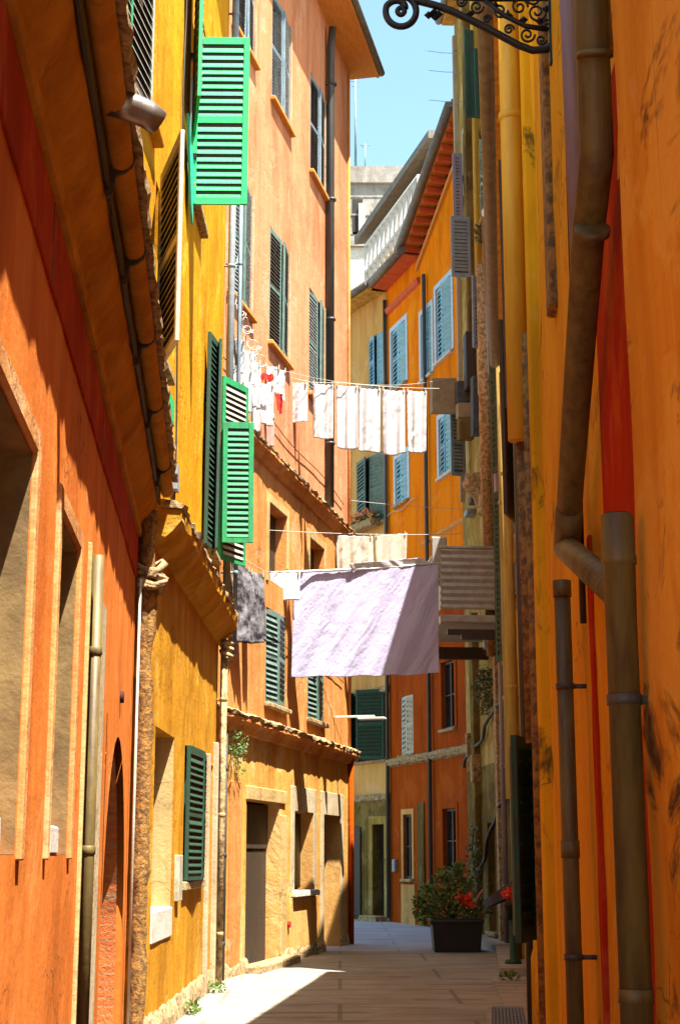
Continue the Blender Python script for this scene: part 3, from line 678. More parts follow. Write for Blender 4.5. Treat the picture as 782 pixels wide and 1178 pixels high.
# ================================================================== RIGHT 3: old olive house at the bend
def old_house():
    H = House('house', 'crumbling olive and cream house on the right with a corrugated balcony', (2.65,32.7), (3.09,27.22))
    ws = [H.hole(r, .25) for r in ((1.0, 1.8, 15.6, 17.2), (2.9, 3.8, 14.2, 16.2), (1.2, 2.0, 11.6, 13.0), (3.2, 4.1, 8.4, 10.4), (4.6, 5.2, 11, 13), (2.4, 3.2, .2, 2.2), (4.3, 5.0, 3.2, 5.2))]
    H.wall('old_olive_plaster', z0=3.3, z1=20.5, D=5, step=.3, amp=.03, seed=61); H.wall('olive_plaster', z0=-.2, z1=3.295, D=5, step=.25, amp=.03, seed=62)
    for i, r in enumerate(ws): window(H, r, .25, 'dark_wood', sill='crumbled', surround='olive_plaster' if i % 2 else 'pale_plaster')
    eave(H, -.1, H.W+.1, 20.5, .3, .2, 'soffit_gold', .3, 4, .08)
    for k, (s, d, w_, z0, z1, m) in enumerate([(.25,.1,.10,9,20,'pale_plaster'),(1.95,.16,.22,12.2,20,'olive_plaster'),(2.7,.10,.3,10.4,20,'old_yellow_plaster'),(4.3,.14,.25,8,20,'olive_plaster'),(5.15,.12,.3,3,20,'cream_plaster'),(3.9,.12,.2,0,8,'crumbled'),(1.3,.13,.35,0,6.4,'olive_plaster')]):
        H.box('pilaster', m, s, s+w_, -.02, d, z0, z1, None, .015)
    H.pipe('downpipe', [(4.05,.16,7.9),(4.05,.16,12.9)], [.15,.16], 'crumbled', 12, .35)
    H.pipe('downpipe', [(4.1,.15,5.2),(4.1,.16,8.4)], [.11,.12], 'rust', 12, .35)
    H.pipe('downpipe', [(4.62,.10,.0),(4.62,.10,17)], .05, 'lilac_pipe', 10, bands=2)
    H.pipe('downpipe', [(3.35,.09,6.6),(3.35,.09,11)], .05, 'sky_blue_paint', 10)
    # open shutters facing the alley mouth
    for (s, w_, z0, z1, m) in ((2.15, .42, 13.4, 14.75, 'grey_paint'), (1.3, .22, 14.9, 16.6, 'lilac_pipe'), (3.0, .2, 16.6, 18.6, 'dark_green_paint')):
        leaf(H, H.root, 'shutter', m, s, 86, w_, z0, z1, .075, 1, d=.08, tilt=72)
    # awning boards between the floors
    for (pl, pr, yt, yb, Y, m) in ((497, 525, 435, 474, 31.0, 'awning_brown'), (526, 545, 438, 462, 30.6, 'awning_dark'), (544, 559, 432, 500, 29.7, 'awning_dark'), (527, 545, 463, 480, 30.4, 'awning_brown'), (528, 545, 481, 505, 30.2, 'olive_plaster')):
        a, b = at(pl, yt, Y), at(pr, yb, Y); lo = H.root.matrix_basis.inverted()
        p = [lo @ v for v in (at(pl,yt,Y), at(pr,yt,Y), at(pr,yb,Y), at(pl,yb,Y))]; q = [v+Vector((-.35,0,.05)) for v in p]
        H.part('awning_board', MB().add(p+q, [(0,1,2,3),(7,6,5,4),(0,4,5,1),(1,5,6,2),(2,6,7,3),(3,7,4,0)]), m)
    H.box('window_box', 'dark_wood', 2.15, 2.5, 0, .28, 10.9, 12.1, None, .02)
    rg = random.Random(8)
    for k in range(16):
        s_ = rg.uniform(.4, 5.2); z_ = rg.uniform(2.5, 17.5)
        H.box(*rg.choice([('stone_ledge','crumbled'),('meter_box','grey_paint'),('corbel','crumbled'),('vent_box','awning_dark')]), s_, s_+rg.uniform(.15,.45), -.02, rg.uniform(.08,.2), z_, z_+rg.uniform(.1,.6), None, .02)
    for s_, z_, w_, an, m in ((3.7, 11.3, .3, 70, 'grey_paint'), (5.0, 13.6, .3, 80, 'sea_green_paint'), (4.5, 15.8, .28, 75, 'dark_green_paint'), (1.0, 9.4, .32, 80, 'blue_grey_paint')):
        leaf(H, H.root, 'shutter', m, s_, an, w_, z_, z_+1.5, .075, 2, d=.08, tilt=72)
    H.part('corbel', MB().prism([(0,8.1),(.12,8.25),(.2,8.5),(.42,8.7),(.46,8.85),(0,8.9)], 2.7, 3.4, 12, .08, 4), 'crumbled')
    # balcony with corrugated front
    o = H.part('balcony', MB().box(2.6, 5.2, -1.28, .0, 5.66, 5.80, .02), 'corrugated', None, 'dark balcony clad in corrugated sheet')
    def corr(name, s0, s1, d0, d1, z0, z1, along):
        mb = MB(); n = 34; vs = []
        for i in range(n+1):
            z = z0+(z1-z0)*i/n; k = .014*math.sin(i*math.pi*.5)
            if along: vs += [(s0,-(d1+k),z),(s1,-(d1+k),z),(s0,-(d1+k-.02),z),(s1,-(d1+k-.02),z)]
            else: vs += [(s1+k,-d0,z),(s1+k,-d1,z),(s1+k-.02,-d0,z),(s1+k-.02,-d1,z)]
        fs = []
        for i in range(n):
            a, b = i*4, i*4+4
            fs += [(a,a+1,b+1,b),(a+2,b+2,b+3,a+3),(a,b,b+2,a+2),(a+1,a+3,b+3,b+1)]
        fs += [(0,2,3,1),(n*4,n*4+1,n*4+3,n*4+2)]
        H.part(name, mb.add(vs, fs), 'corrugated', o)
    corr('balcony_front', 2.6, 5.2, 0, 1.27, 5.9, 7.0, True); corr('balcony_end', 2.6, 5.2, .02, 1.25, 5.9, 7.0, False)
    H.part('balcony_rail', MB().tube([(5.2,-.02,7.03),(5.2,-1.27,7.03),(2.6,-1.27,7.03)], .03, 8), 'corrugated', o)
    for z, k in ((5.45, .9), (5.53, 1.15)): H.box('balcony_bracket', 'dark_wood', 5.05, 5.2, 0, k, z-.08, z+.01, o)
    H.box('balcony_bracket', 'dark_wood', 2.7, 2.85, 0, 1.0, 5.3, 5.53, o)
    H.part('balcony_panel', MB().box(5.02, 5.06, -1.4, -1.12, 6.35, 7.25, .02), 'corrugated', o)
    for z0, z1 in ((3.4, 4.6), (.6, 3.1)):
        H.pipe('cable', [(x_, .07+.03*math.sin(x_*5), z0+(z1-z0)*x_/5.5+.08*math.sin(x_*2.3)) for x_ in [i*.28 for i in range(20)]], .035, 'dark_wood', 7, .4)
    return H
R3 = old_house()
# ================================================================== RIGHT 2b / 2a: golden houses
def ochre_right_house():
    H = House('house', 'ochre house on the right between the olive house and the golden house', (3.09,27.2), (2.33,20.0))
    ws = [H.hole(r, .22) for r in ((2.2,3.2,9.0,10.8),(4.6,5.6,9.0,10.8),(2.2,3.2,5.2,7),(4.6,5.6,5.2,7),(2.6,3.5,-.2,2.3),(5,5.9,1,2.4))]
    H.wall('old_yellow_plaster', z1=10.2, D=5, step=.3, amp=.025, seed=71)
    for r in ws: window(H, r, .22, 'dark_wood', sill='crumbled', shut='LR', shutmat='dark_green_paint', shang=(8, 8))
    eave(H, 0, H.W, 10.2, .25, .18, 'soffit_gold', .3, 4, .08)
    H.pipe('downpipe', [(H.W-.15,.14,2.3),(H.W-.15,.14,10.1)], .085, 'drab_pipe', 14, bands=2.4)
    H.pipe('downpipe', [(4.0,.1,.1),(4.0,.1,10.1)], .06, 'olive_pipe', 10, bands=2)
    H.pipe('downpipe', [(1.2,.1,.1),(1.2,.1,10.1)], .06, 'cream_paint', 10, bands=2)
    for s, z0, z1, m in ((5.9,7,11,'dark_wood'),(6.4,4.2,8.6,'dark_green_paint')):
        leaf(H, H.root, 'shutter', 'dark_green_paint', s, 150, .5, z0, z1-2, .08, 2, d=.06)
    for s_, z_, an in ((1.9, 8.0, 150), (3.3, 5.2, 148), (6.6, 4.4, 158), (6.75, 7.4, 160)):
        leaf(H, H.root, 'shutter', 'dark_green_paint', s_, an, .42, z_, z_+1.7, .08, 2, d=.06)
    for s_, z_ in ((6.3, 3.1), (5.7, 8.3), (2.7, 4.2)): H.box('stone_ledge', 'crumbled', s_, s_+.5, -.02, .14, z_, z_+.14, None, .02)
    for s0, s1, d, m in ((0,.5,.10,'cream_plaster'),(3.4,3.8,.08,'cream_plaster')): H.box('pilaster', m, s0, s1, -.02, d, -.1, 10.1, None, .015)
    return H
R2b = ochre_right_house()
def golden_right_house():
    H = House('house', 'golden yellow house on the right with a yellow-painted downpipe and dark green shutters low down', (2.33,19.98), (.96,7.02))
    wr = H.hole((9.3, 10.3, .95, 2.45), .2); w2 = H.hole((4.5, 5.5, 4.6, 6.4), .2); w3 = H.hole((8.2, 9.0, 5.2, 7.2), .2); w4 = H.hole((2.0, 3.0, 1, 2.5), .2)
    H.wall('golden_plaster', z1=8.0, D=5, step=.26, amp=.02, seed=81)
    for r in (wr, w2, w3, w4): window(H, r, .2, 'dark_green_paint', sill=None if r is wr else 'crumbled')
    for hx, an, w_ in ((9.3, 169, .48), (10.28, 12, .52), (10.32, 166, .5)):
        leaf(H, H.root, 'shutter', 'dark_green_paint', hx, an, w_, 1.1, 2.3, .07, 2, d=.06)
    for hx, an in ((5.5, 12), (9.0, 11)): leaf(H, H.root, 'shutter', 'dark_wood', hx, an, .5, 4.7, 6.6, .07, 2, d=.05)
    eave(H, .1, H.W-.1, 8.0, .2, .16, 'soffit_gold', .3, 4, .07)
    H.pipe('downpipe', [(11.55,.10,3.9),(11.55,.10,7.9)], .062, 'yellow_pipe', 14, bands=2.2)
    H.pipe('downpipe', [(11.5,.06,2.2),(11.5,.07,3.9)], .035, 'rust', 10, .6)
    H.pipe('water_pipe', [(11.95,.05,.1),(11.95,.05,4.4)], .03, 'rust', 10, .15)
    H.pipe('downpipe', [(.2,.12,2.3),(.2,.12,7.9)], .07, 'drab_pipe', 12, bands=2)
    H.pipe('water_pipe', [(7.0,.06,.1),(7.0,.06,7.9)], .03, 'dark_pipe', 10)
    for s0, s1, d, m in ((12.1,12.5,.05,'golden_plaster'),(10.8,11.1,.045,'golden_plaster'),(3.6,4.1,.06,'ochre_plaster')): H.box('pilaster', m, s0, s1, -.02, d, -.1, 7.9, None, .012)
    H.part('plinth', MB().prism([(0,-.1),(.05,-.1),(.045,.8),(.02,.9),(0,.92)], 3, 12.4, 60, .025, 6), 'golden_plaster')
    return H
R2a = golden_right_house()
# ================================================================== RIGHT 1: orange house front at the right edge
def orange_right_house():
    H = House('house', 'orange house at the right edge with stained pilaster and big olive downpipes', (.96,7.0), (.667,.5))
    H.wall('orange_plaster', z1=6.9, D=4, step=.18, amp=.010, seed=91)
    PS = H.sz(711, 330, .09)[0]; RS = H.sz(688, 330, .0)[0]-.05
    H.box('painted_band', 'scarlet_plaster', RS, PS, -.02, .006, -.1, 3.95)
    mb = MB(); vs = []
    for i in range(15):
        z = .2+2.5*i/14; k = .03+.02*math.sin(i*2.1)
        vs += [(1.62-k*.8, -.0125, z), (1.62+.04+k*.6, -.0125, z), (1.62-k*.8, .01, z), (1.66+k*.6, .01, z)]
    fs = []
    for i in range(14):
        a, b = i*4, i*4+4; fs += [(a,a+1,b+1,b),(a+2,b+2,b+3,a+3),(a,b,b+2,a+2),(a+1,a+3,b+3,b+1)]
    fs += [(0,2,3,1),(56,57,59,58)]
    H.part('paint_run', MB().add(vs, fs), 'scarlet_plaster')
    # stained pilaster, uneven front
    n, m = 14, 70; vs = []
    for j in range(m+1):
        z = -.2+7.1*j/m
        for i in range(n+1):
            s = PS+(5.0-PS)*i/n; e = min(1, i/1.0)*min(1, (n-i)/1.0)
            vs.append((s+.012*noise.noise(Vector((3,j*.4,1)))*(i == 0), -(.02+.075*e+.014*noise.noise(Vector((s*2.2,1,z*1.4)))*e), z))
    fs = [(j*(n+1)+i, j*(n+1)+i+1, (j+1)*(n+1)+i+1, (j+1)*(n+1)+i) for j in range(m) for i in range(n)]
    mb = MB().add(vs, fs)
    mb.add([(PS,-.02,-.2),(PS,0,-.2),(PS,0,6.9),(PS,-.02,6.9),(5.0,-.02,-.2),(5,0,-.2),(5,0,6.9),(5,-.02,6.9)], [(0,1,2,3),(4,7,6,5)])
    H.part('pilaster', mb, 'pilaster_plaster')
    # big olive downpipes
    def pp(px, py, d): s, z = H.sz(px, py, d); return (s, d, z)
    s2 = pp(683, 100, .09)[0]
    top = [(s2, .09, 6.8), (s2, .09, pp(683,190,.09)[2])]
    bend = [pp(682,215,.09), pp(677,260,.09)]
    low = [pp(656,560,.085), pp(651.5,628,.085)]
    dp = H.pipe('downpipe', top+bend+low, [.05]*4+[.045]*2, 'olive_pipe', 20)
    el = [pp(651,630,.085), pp(664,642,.083), pp(712,684,.07)]
    H.pipe('pipe_elbow', el, [.046,.0455,.045], 'olive_pipe', 20, parent=dp)
    for (a_, b_, r_) in ((pp(681,262,.09), pp(680.5,270,.09), .0535), (pp(654.5,585,.085), pp(651.6,628,.085), .0475), (pp(684,60,.09), pp(684,66,.09), .053)):
        H.pipe('pipe_joint', [a_, b_], r_, 'olive_pipe', 20, parent=dp)
    s1 = pp(711, 640, .15)[0]; zc = pp(711, 590, .15)[2]
    d1 = H.pipe('downpipe', [(s1,.15,-.1),(s1,.15,zc-.12),(s1,.15,zc-.118),(s1,.15,zc-.10),(s1,.15,zc-.098),(s1,.15,zc)], [.037,.037,.042,.042,.039,.039], 'olive_pipe', 22)
    H.pipe('pipe_mouth', [(s1,.15,zc-.02),(s1,.15,zc+.004)], .032, 'interior', 18, parent=d1)
    H.pipe('pipe_clip', [(s1,.15,1.28),(s1,.15,1.31)], .040, 'olive_pipe', 18, parent=d1)
    s3 = pp(653, 900, .08)[0]
    d3 = H.pipe('downpipe', [(s3,.08,.72),(s3,.08,pp(650,674,.08)[2])], .030, 'olive_pipe', 16)
    for z in (2.56, 1.62): H.pipe('pipe_clip', [(s3,.08,z-.03),(s3,.08,z+.03)], .034, 'olive_pipe', 16, parent=d3)
    H.pipe('pipe_shoe', [(s3,.09,-.1),(s3,.09,.95)], [.048,.044], 'dark_pipe', 14, .06, parent=d3)
    for a_, z_ in ((s1, 1.95), (s1, .55)):
        H.part('pipe_clamp', MB().tube([(a_,-.15,z_-.012),(a_,-.15,z_+.012)], .041, 18).box(a_-.01, a_+.01, -.112, .0, z_-.01, z_+.01), 'dark_pipe', d1)
    for z_ in (2.2, 1.25):
        H.part('pipe_clamp', MB().tube([(s3,-.08,z_-.010),(s3,-.08,z_+.010)], .034, 16).box(s3-.008, s3+.008, -.05, .0, z_-.008, z_+.008), 'dark_pipe', d3)
    s4 = pp(656, 60, .05)[0]
    H.pipe('conduit', [(s4,.05,3.6),(s4-.05,.05,6.8)], [.028,.04], 'lilac_pipe', 12)
    H.pipe('conduit', [(pp(701,60,.03)[0],.03,3.95),(pp(701,60,.03)[0],.03,6.8)], .016, 'cream_plaster', 10)
    H.pipe('cable', [(s4-.4,.03,2.4),(s4-.3,.035,4.1),(s4-.22,.03,6.8)], .012, 'dark_wood', 8, .2)
    H.box('pilaster', 'rust', .55, .72, -.02, .03, 3.9, 6.8, None, .01)
    eave(H, 0.1, H.W, 6.9, .22, .12, 'soffit_gold', .3, 3, .06)
    return H
R1 = orange_right_house()
# ================================================================== BACKGROUND ABOVE THE ROOFS
def backdrop():
    t = empty('stone_tower', (5.2, 74, 0)); tag(t, 'pale grey stone tower rising far behind the roofs below the antennas', 'tower')
    mb = MB()
    zt = at(440, 192, 70).z
    mb.box(-5.2, 7, -4, 4, 0, zt-.9)
    mb.build('wall', 'tower_stone', t)
    mb = MB(); mb.box(-5.4, 7.2, -4.2, 4.2, zt-.9, zt-.5).box(-5.3, 7.1, -4.1, 4.1, zt-.5, zt)
    mb.build('parapet', 'tower_stone', t)
    for x, z, w, h in ((-3.0, zt-3.4, .9, .5), (-4.6, zt-3.5, .5, 1.8), (-2.4, zt-6.5, .8, 1.3), (-.6, zt-5, .9, 1.3), (-4.7, zt-8, .4, 2)):
        MB().box(x, x+w, -4.03, -3.9, z, z+h).build('window', 'interior', t)
    for k in range(9): MB().box(-5.23, 7.03, -4.03-.012*(k%2), -3.98, zt-1.6-k*.95, zt-1.5-k*.95).build('ledge', 'tower_stone', t)
    for x in (-4.9, -3.7, -1.8, -1.1): MB().box(x, x+.12, -4.08, -3.98, zt-9, zt-2.2).build('buttress', 'tower_stone', t)
    MB().box(-4.9, -1.9, -6.5, -4, 18, zt-5.2).build('annex', 'white_sill', t); MB().box(-5.1, -1.7, -6.7, -4.05, zt-5.2, zt-4.95).build('annex_roof', 'tower_stone', t)
    MB().box(-4.0, -3.2, -6.53, -6.4, zt-7.0, zt-5.9).build('window', 'interior', t)
    for z in (zt-7.2, zt-7.8): MB().box(-5.3, -2.6, -4.3, -4.0, z, z+.3).build('ledge', 'white_metal', t)
    MB().box(-4.3, -4.0, -4.25, -4.0, 20, zt-2).build('buttress', 'white_sill', t); MB().box(-3.2, -2.9, -4.25, -4.0, 20, zt-2).build('buttress', 'white_sill', t)
    for px, yt, r, lab in ((409, 88, .07, 'tallest thin antenna mast on the stone tower'), (420, 165, .045, 'short antenna mast on the stone tower beside the tall one')):
        p = at(px, 196, 71.2); q = at(px+.6, yt, 71.2)
        a = empty('antenna', (p.x, p.y, zt)); tag(a, lab, 'antenna', 'antennas on the stone tower')
        MB().tube([(0,0,-.02),(0,0,q.z-zt)], [r, r*.5], 8).build('mast', 'blue_grey_paint', a)
        k = q.z-zt
        MB().tube([(-.25,0,k*.95),(.25,0,k*.95)], .02, 6).tube([(-.18,0,k*.9),(.18,0,k*.9)], .02, 6).build('crossbar', 'blue_grey_paint', a)
    # attic storey and railing behind the far eaves
    zA = 17.0
    H = House('house', 'small pale yellow attic storey with grey roof edge behind the white roof railing', at(426,280,44.5)[:2], at(502,172,41)[:2], group=G)
    z0, z1 = at(426,280,44.5).z, at(502,172,41).z; zt = lambda s_: z0+(z1-z0)*s_/H.W
    H.hole((H.W*.5, H.W*.72, 16.6, 17.8), .15)
    H.wall('sand_plaster', z0=15, z1=z1, D=3, step=.5, seed=101, ztop=zt)
    niche(H, (H.W*.5, H.W*.72, 16.6, 17.8), .15, 'interior', 'window')
    mb = MB(); vs = []
    for s_ in (-.2, H.W+.3):
        z = zt(s_); vs += [(s_,-.45,z+.02),(s_,3,z+.9),(s_,3,z+1.1),(s_,-.45,z+.26)]
    H.part('roof', mb.add(vs, [(0,1,2,3),(7,6,5,4),(0,4,5,1),(1,5,6,2),(2,6,7,3),(3,7,4,0)]), 'gutter')
    H.part('trim', MB().tube([(H.W*.42+H.W*.2*(1-math.cos(a_)), -.03, 17.75+.5*math.sin(a_)) for a_ in [math.pi*i/10 for i in range(11)]], .09, 8), 'golden_plaster')
    a, b = at(421,318,41.0), at(482,240,37.2); r = empty('railing', a); tag(r, 'white balustrade along the roof edge above the far orange eaves', 'railing')
    b = b-a; a = Vector((0,0,0)); L = b-a; n = 12; h = .9
    mb = MB(); mb.tube([a+Vector((0,0,h)), b+Vector((0,0,h))], .06, 8); mb.build('handrail', 'white_metal', r)
    mb = MB(); mb.tube([a+Vector((0,0,.1)), b+Vector((0,0,.1))], .06, 8); mb.build('bottom_rail', 'white_metal', r)
    for i in range(n+1):
        p = a+L*(i/n); MB().box(p.x-.05, p.x+.05, p.y-.05, p.y+.05, p.z-.2, p.z+h).build('baluster', 'white_metal', r)
backdrop()
# ================================================================== GROUND
def sheet(name, pts, z, mat, nx=1, thick=None):
    mb = MB().add([(x, y, z) for x, y in pts], [tuple(range(len(pts)))])
    return structure(mb.build(name, mat))
sheet('ground', [(-300,-300),(300,-300),(300,300),(-300,300)], -.012, 'earth')
def slab(name, poly, z0, z1, mat):
    n = len(poly); mb = MB().add([(x,y,z0) for x,y in poly]+[(x,y,z1) for x,y in poly], [tuple(range(n-1,-1,-1)), tuple(range(n,2*n))]+[(i,(i+1)%n,n+(i+1)%n,n+i) for i in range(n)])
    return structure(mb.build(name, mat))
def uneven(name, x0, x1, y0, y1, z, mat, st=.3, amp=.008):
    nx, ny = int((x1-x0)/st), int((y1-y0)/st); mb = MB()
    for j in range(ny+1):
        for i in range(nx+1):
            x, y = x0+(x1-x0)*i/nx, y0+(y1-y0)*j/ny
            mb.v.append((x, y, z+amp*noise.noise(Vector((x*1.3, y*1.3, 2)))))
    for j in range(ny):
        for i in range(nx): mb.f.append((j*(nx+1)+i, j*(nx+1)+i+1, (j+1)*(nx+1)+i+1, (j+1)*(nx+1)+i))
    return structure(mb.build(name, mat))
uneven('paving', -2.6, 3.6, -1, 27.2, .004, 'alley_stone')
uneven('paving', -1.2, 4.2, 27.21, 44, .006, 'skylit_stone')
slab('kerb', [(1.72,15.2),(1.88,16.4),(2.55,22.3),(2.75,25),(3.02,26.8),(2.45,26.8),(2.12,22.6),(1.98,22.0)][0:0] or [(2.13,21.5),(2.62,21.5),(3.2,27.1),(2.62,27.1)], 0.0, .13, 'kerb_stone')
slab('kerb', [(2.62,27.12),(3.2,27.12),(2.75,32.6),(2.3,32.2)], 0.0, .10, 'kerb_stone')
slab('footpath', [(1.28,9.0),(1.9,9.0),(2.55,21.45),(2.0,21.45)], -.005, .022, 'kerb_stone')
# drain grate
gr = empty('drain_grate', (1.62, 15.8, .024)); tag(gr, 'dark iron drain grate let into the paving on the right', 'drain grate')
gr.rotation_euler = (0,0,R(-5.5)); fx0, fx1, fy0, fy1 = -.14, .18, -1.6, 1.3
MB().box(fx0, fx1, fy0, fy1, -.002, .004).build('pit', 'interior', gr)
mb = MB()
for i in range(9):
    x = fx0+.02+(fx1-fx0-.04)*i/8; mb.box(x-.008, x+.008, fy0, fy1, .004, .014)
for j in range(16):
    y = fy0+.03+(fy1-fy0-.06)*j/15; mb.box(fx0, fx1, y-.012, y+.012, .0145, .019)
mb.build('bars', 'grey_paint', gr)
MB().box(fx0-.05, fx0-.002, fy0-.05, fy1+.05, -.01, .016).box(fx1+.002, fx1+.05, fy0-.05, fy1+.05, -.01, .016).build('rim', 'kerb_stone', gr)
# ================================================================== LAUNDRY
def cloth(name, label, cat, group, tl, tr, bl, br, mat, nx=26, nz=34, folds=3, amp=.03, crink=.02, ragged=.01, seed=0, sag=.0, slant=0, clips=True, flare=1.0):
    tl, tr, bl, br = map(Vector, (tl, tr, bl, br))
    o = (tl+tr)/2; nrm = (tr-tl).cross(bl-tl).normalized(); mb = MB(); mb.smooth = True
    w = (tr-tl).length; h = (bl-tl).length; T = .004
    for layer in (0, 1):
        for j in range(nz+1):
            v = j/nz
            for i in range(nx+1):
                u = i/nx
                p = tl.lerp(tr, u).lerp(bl.lerp(br, u), v)
                ph = u*folds*2*math.pi+seed+slant*v*3
                k = amp*(.25+.75*v**.7*flare)*(math.sin(ph)+.5*math.sin(2.3*ph+seed+v*2))
                X_, Z_ = u*w, v*h
                A_ = X_*.86+Z_*.5+.06*noise.noise(Vector((X_*3, Z_*3, seed+2))); B_ = -X_*.5+Z_*.86
                rg = 1-abs(noise.noise(Vector((A_*8, B_*1.6, seed))))*2; rg2 = 1-abs(noise.noise(Vector((A_*19+3, B_*4.5, seed+6))))*2
                fine = 1-abs(noise.noise(Vector((X_*22, Z_*17, seed+9))))*2
                k += crink*(.55*rg+.34*rg2+.14*fine)*(.7+.6*noise.noise(Vector((X_*1.5, Z_*1.5, seed+3))))
                dz = -sag*math.sin(math.pi*u)*(1-v*.3)+ragged*noise.noise(Vector((u*w*3, seed, v)))*v - (.012*abs(math.sin(u*math.pi*4)) if v == 0 else 0)
                mb.v.append(tuple(p+nrm*(k+layer*T)+Vector((0,0,dz))-o))
    N = (nx+1)*(nz+1)
    for L_ in (0, 1):
        for j in range(nz):
            for i in range(nx):
                a = L_*N+j*(nx+1)+i; mb.f.append((a, a+1, a+nx+2, a+nx+1))
    def rim(a, b): mb.f.append((a, b, b+N, a+N))
    for i in range(nx): rim(i, i+1); rim(nz*(nx+1)+i, nz*(nx+1)+i+1)
    for j in range(nz): rim(j*(nx+1), (j+1)*(nx+1)); rim(j*(nx+1)+nx, (j+1)*(nx+1)+nx)
    root = empty(name, o); tag(root, label, cat, group)
    mb.build('fabric', mat, root)
    if clips:
        for u in (.06, .94):
            p = tl.lerp(tr, u)-o; MB().box(p.x-.008, p.x+.008, p.y-.014, p.y+.014, p.z-.05, p.z+.035).build('clothes_peg', 'slat_cream', root)
    return root
def line(label, pts, r=.006, mat='rope', name='clothesline'):
    o = Vector(pts[0]); ob = MB().tube([Vector(p)-o for p in pts], r, 6).build(name, mat); ob.location = o
    return tag(ob, label, 'clothesline' if name == 'clothesline' else name.replace('_', ' '), 'clotheslines across the alley' if name == 'clothesline' else None)
def catenary(a, b, sag, n=14): return [Vector(a).lerp(Vector(b), i/n)-Vector((0,0,sag*4*(i/n)*(1-i/n))) for i in range(n+1)]
# upper row of white towels
YU = 25.4
tw = [(330,354,438,485), (359,384,440,504), (386,412,442,515), (412,438,445,519), (439,466,447,522), (467,491,448,519)]
w6 = ['short', 'slim', 'full length', 'long', 'longest', 'last']
labs = ['smallest white towel at the left end of the upper clothesline', 'white towel second from the left in the upper row, shorter than those to its right',
        'white towel hanging just right of the dark downpipe in the upper row', 'white towel fourth from the left on the upper line', 'white towel hanging lowest in the upper row, second from the right', 'white towel at the right end of the upper clothesline']
for i, ((a, b, t, bt), lb) in enumerate(zip(tw, labs)):
    y = YU-.5+.12*i
    cloth('towel', lb, 'towel', 'white towels on the upper line', at(a+.5,t,y), at(b-.5,t+1.5,y), at(a+.8+(i%3)*.5,bt,y), at(b-.3-(i%2)*.8,bt+(i*5%4)-1,y), 'white_cloth', 18, 40, 1.2+.3*(i%3), .018, .024, .03, seed=i*2.3, sag=.02)
line('upper white clothesline carrying the row of white towels', catenary(at(300,424,24.2), at(360,440,24.9), .02, 6)+catenary(at(400,441,25.1), at(505,447,26.2), .02, 8))
line('second thin line just above the row of white towels', catenary(at(268,408,22.0), at(535,430,30.2), .35, 20), .004)
for k, (px, y0, y1) in enumerate(((412,398,446),(438,392,448))):
    pass
# bundle of small clothes at the left end
small = [('towel','crumpled white cloth at the far left of the upper laundry, beside the green shutters','cloth',(266,291),(424,474),21.3,'white_cloth',2,.05),
 ('shirt','white vest folded over the line left of the red top','shirt',(288,300),(415,470),21.8,'white_cloth',2,.03),
 ('shirt','small red top hanging among the white laundry','shirt',(299,316),(428,440),22.4,'red_cloth',2,.03),
 ('towel','narrow white cloth hanging below the small red top','cloth',(299,315),(440,490),22.6,'white_cloth',1.5,.02),
 ('sock','dangling red sock to the left of the white towels','sock',(318,326),(450,474),23.0,'red_cloth',1,.02),
 ('towel','pinkish cloth strip hanging lowest in the left bundle','cloth',(303,316),(476,512),22.8,'pink_cloth',1,.02),
 ('sock','white sock pegged just left of the smallest towel','sock',(318,329),(424,462),23.3,'white_cloth',1,.02),
 ('shirt','white baby shirt tucked between the vest and the red top','shirt',(279,296),(402,446),21.5,'white_cloth',2,.04),
 ('towel','white handkerchief pegged above the dangling red sock','cloth',(306,322),(420,452),23.1,'white_cloth',2,.03),
 ('towel','white dishcloth pegged lowest between the vest and the narrow cloth','cloth',(288,300),(446,498),22.0,'white_cloth',2,.03),
 ('towel','off-white cloth in front of the green open shutter at the bundle left edge','cloth',(268,281),(436,486),20.9,'cream_cloth',2,.03),
 ('towel','grey-white rag at the very top of the left bundle','cloth',(263,282),(388,430),21.0,'white_cloth',2,.05)]
for i, (n_, lb, ct, (a, b), (t, bt), y, m, fo, am) in enumerate(small):
    cloth(n_, lb, ct, 'small laundry bunched at the left of the upper line', at(a,t,y), at(b,t+2,y+.08), at(a+2,bt-3,y-.05), at(b-1,bt,y+.1), m, 16, 22, fo, am, .035, .05, seed=i*1.7+3)
hr = empty('drying_rack', at(271, 405, 20.9)); tag(hr, 'white wire drying rack with loops fixed beside the grey downpipes on the left', 'drying rack')
o = hr.location
mb = MB(); p0 = at(276,290,20.9)-o; p1 = at(263,335,20.9)-o; p2 = at(272,420,20.9)-o; mb.tube([p0, p1, p2], .018, 7); mb.build('frame', 'sea_green_paint', hr)
mb = MB(); pts = []
for i in range(150):
    f = i/149; c = p1.lerp(p2, f)*.9+Vector((.10+.22*f,0,0)); an = i*.55
    pts.append(c+Vector((math.cos(an)*(.03+.06*f)*(1+.9*noise.noise(Vector((i*.3,0,0)))), .1*math.sin(an*.7), math.sin(an)*.07)))
mb.tube(pts, .006, 5); mb.build('wire', 'white_metal', hr)
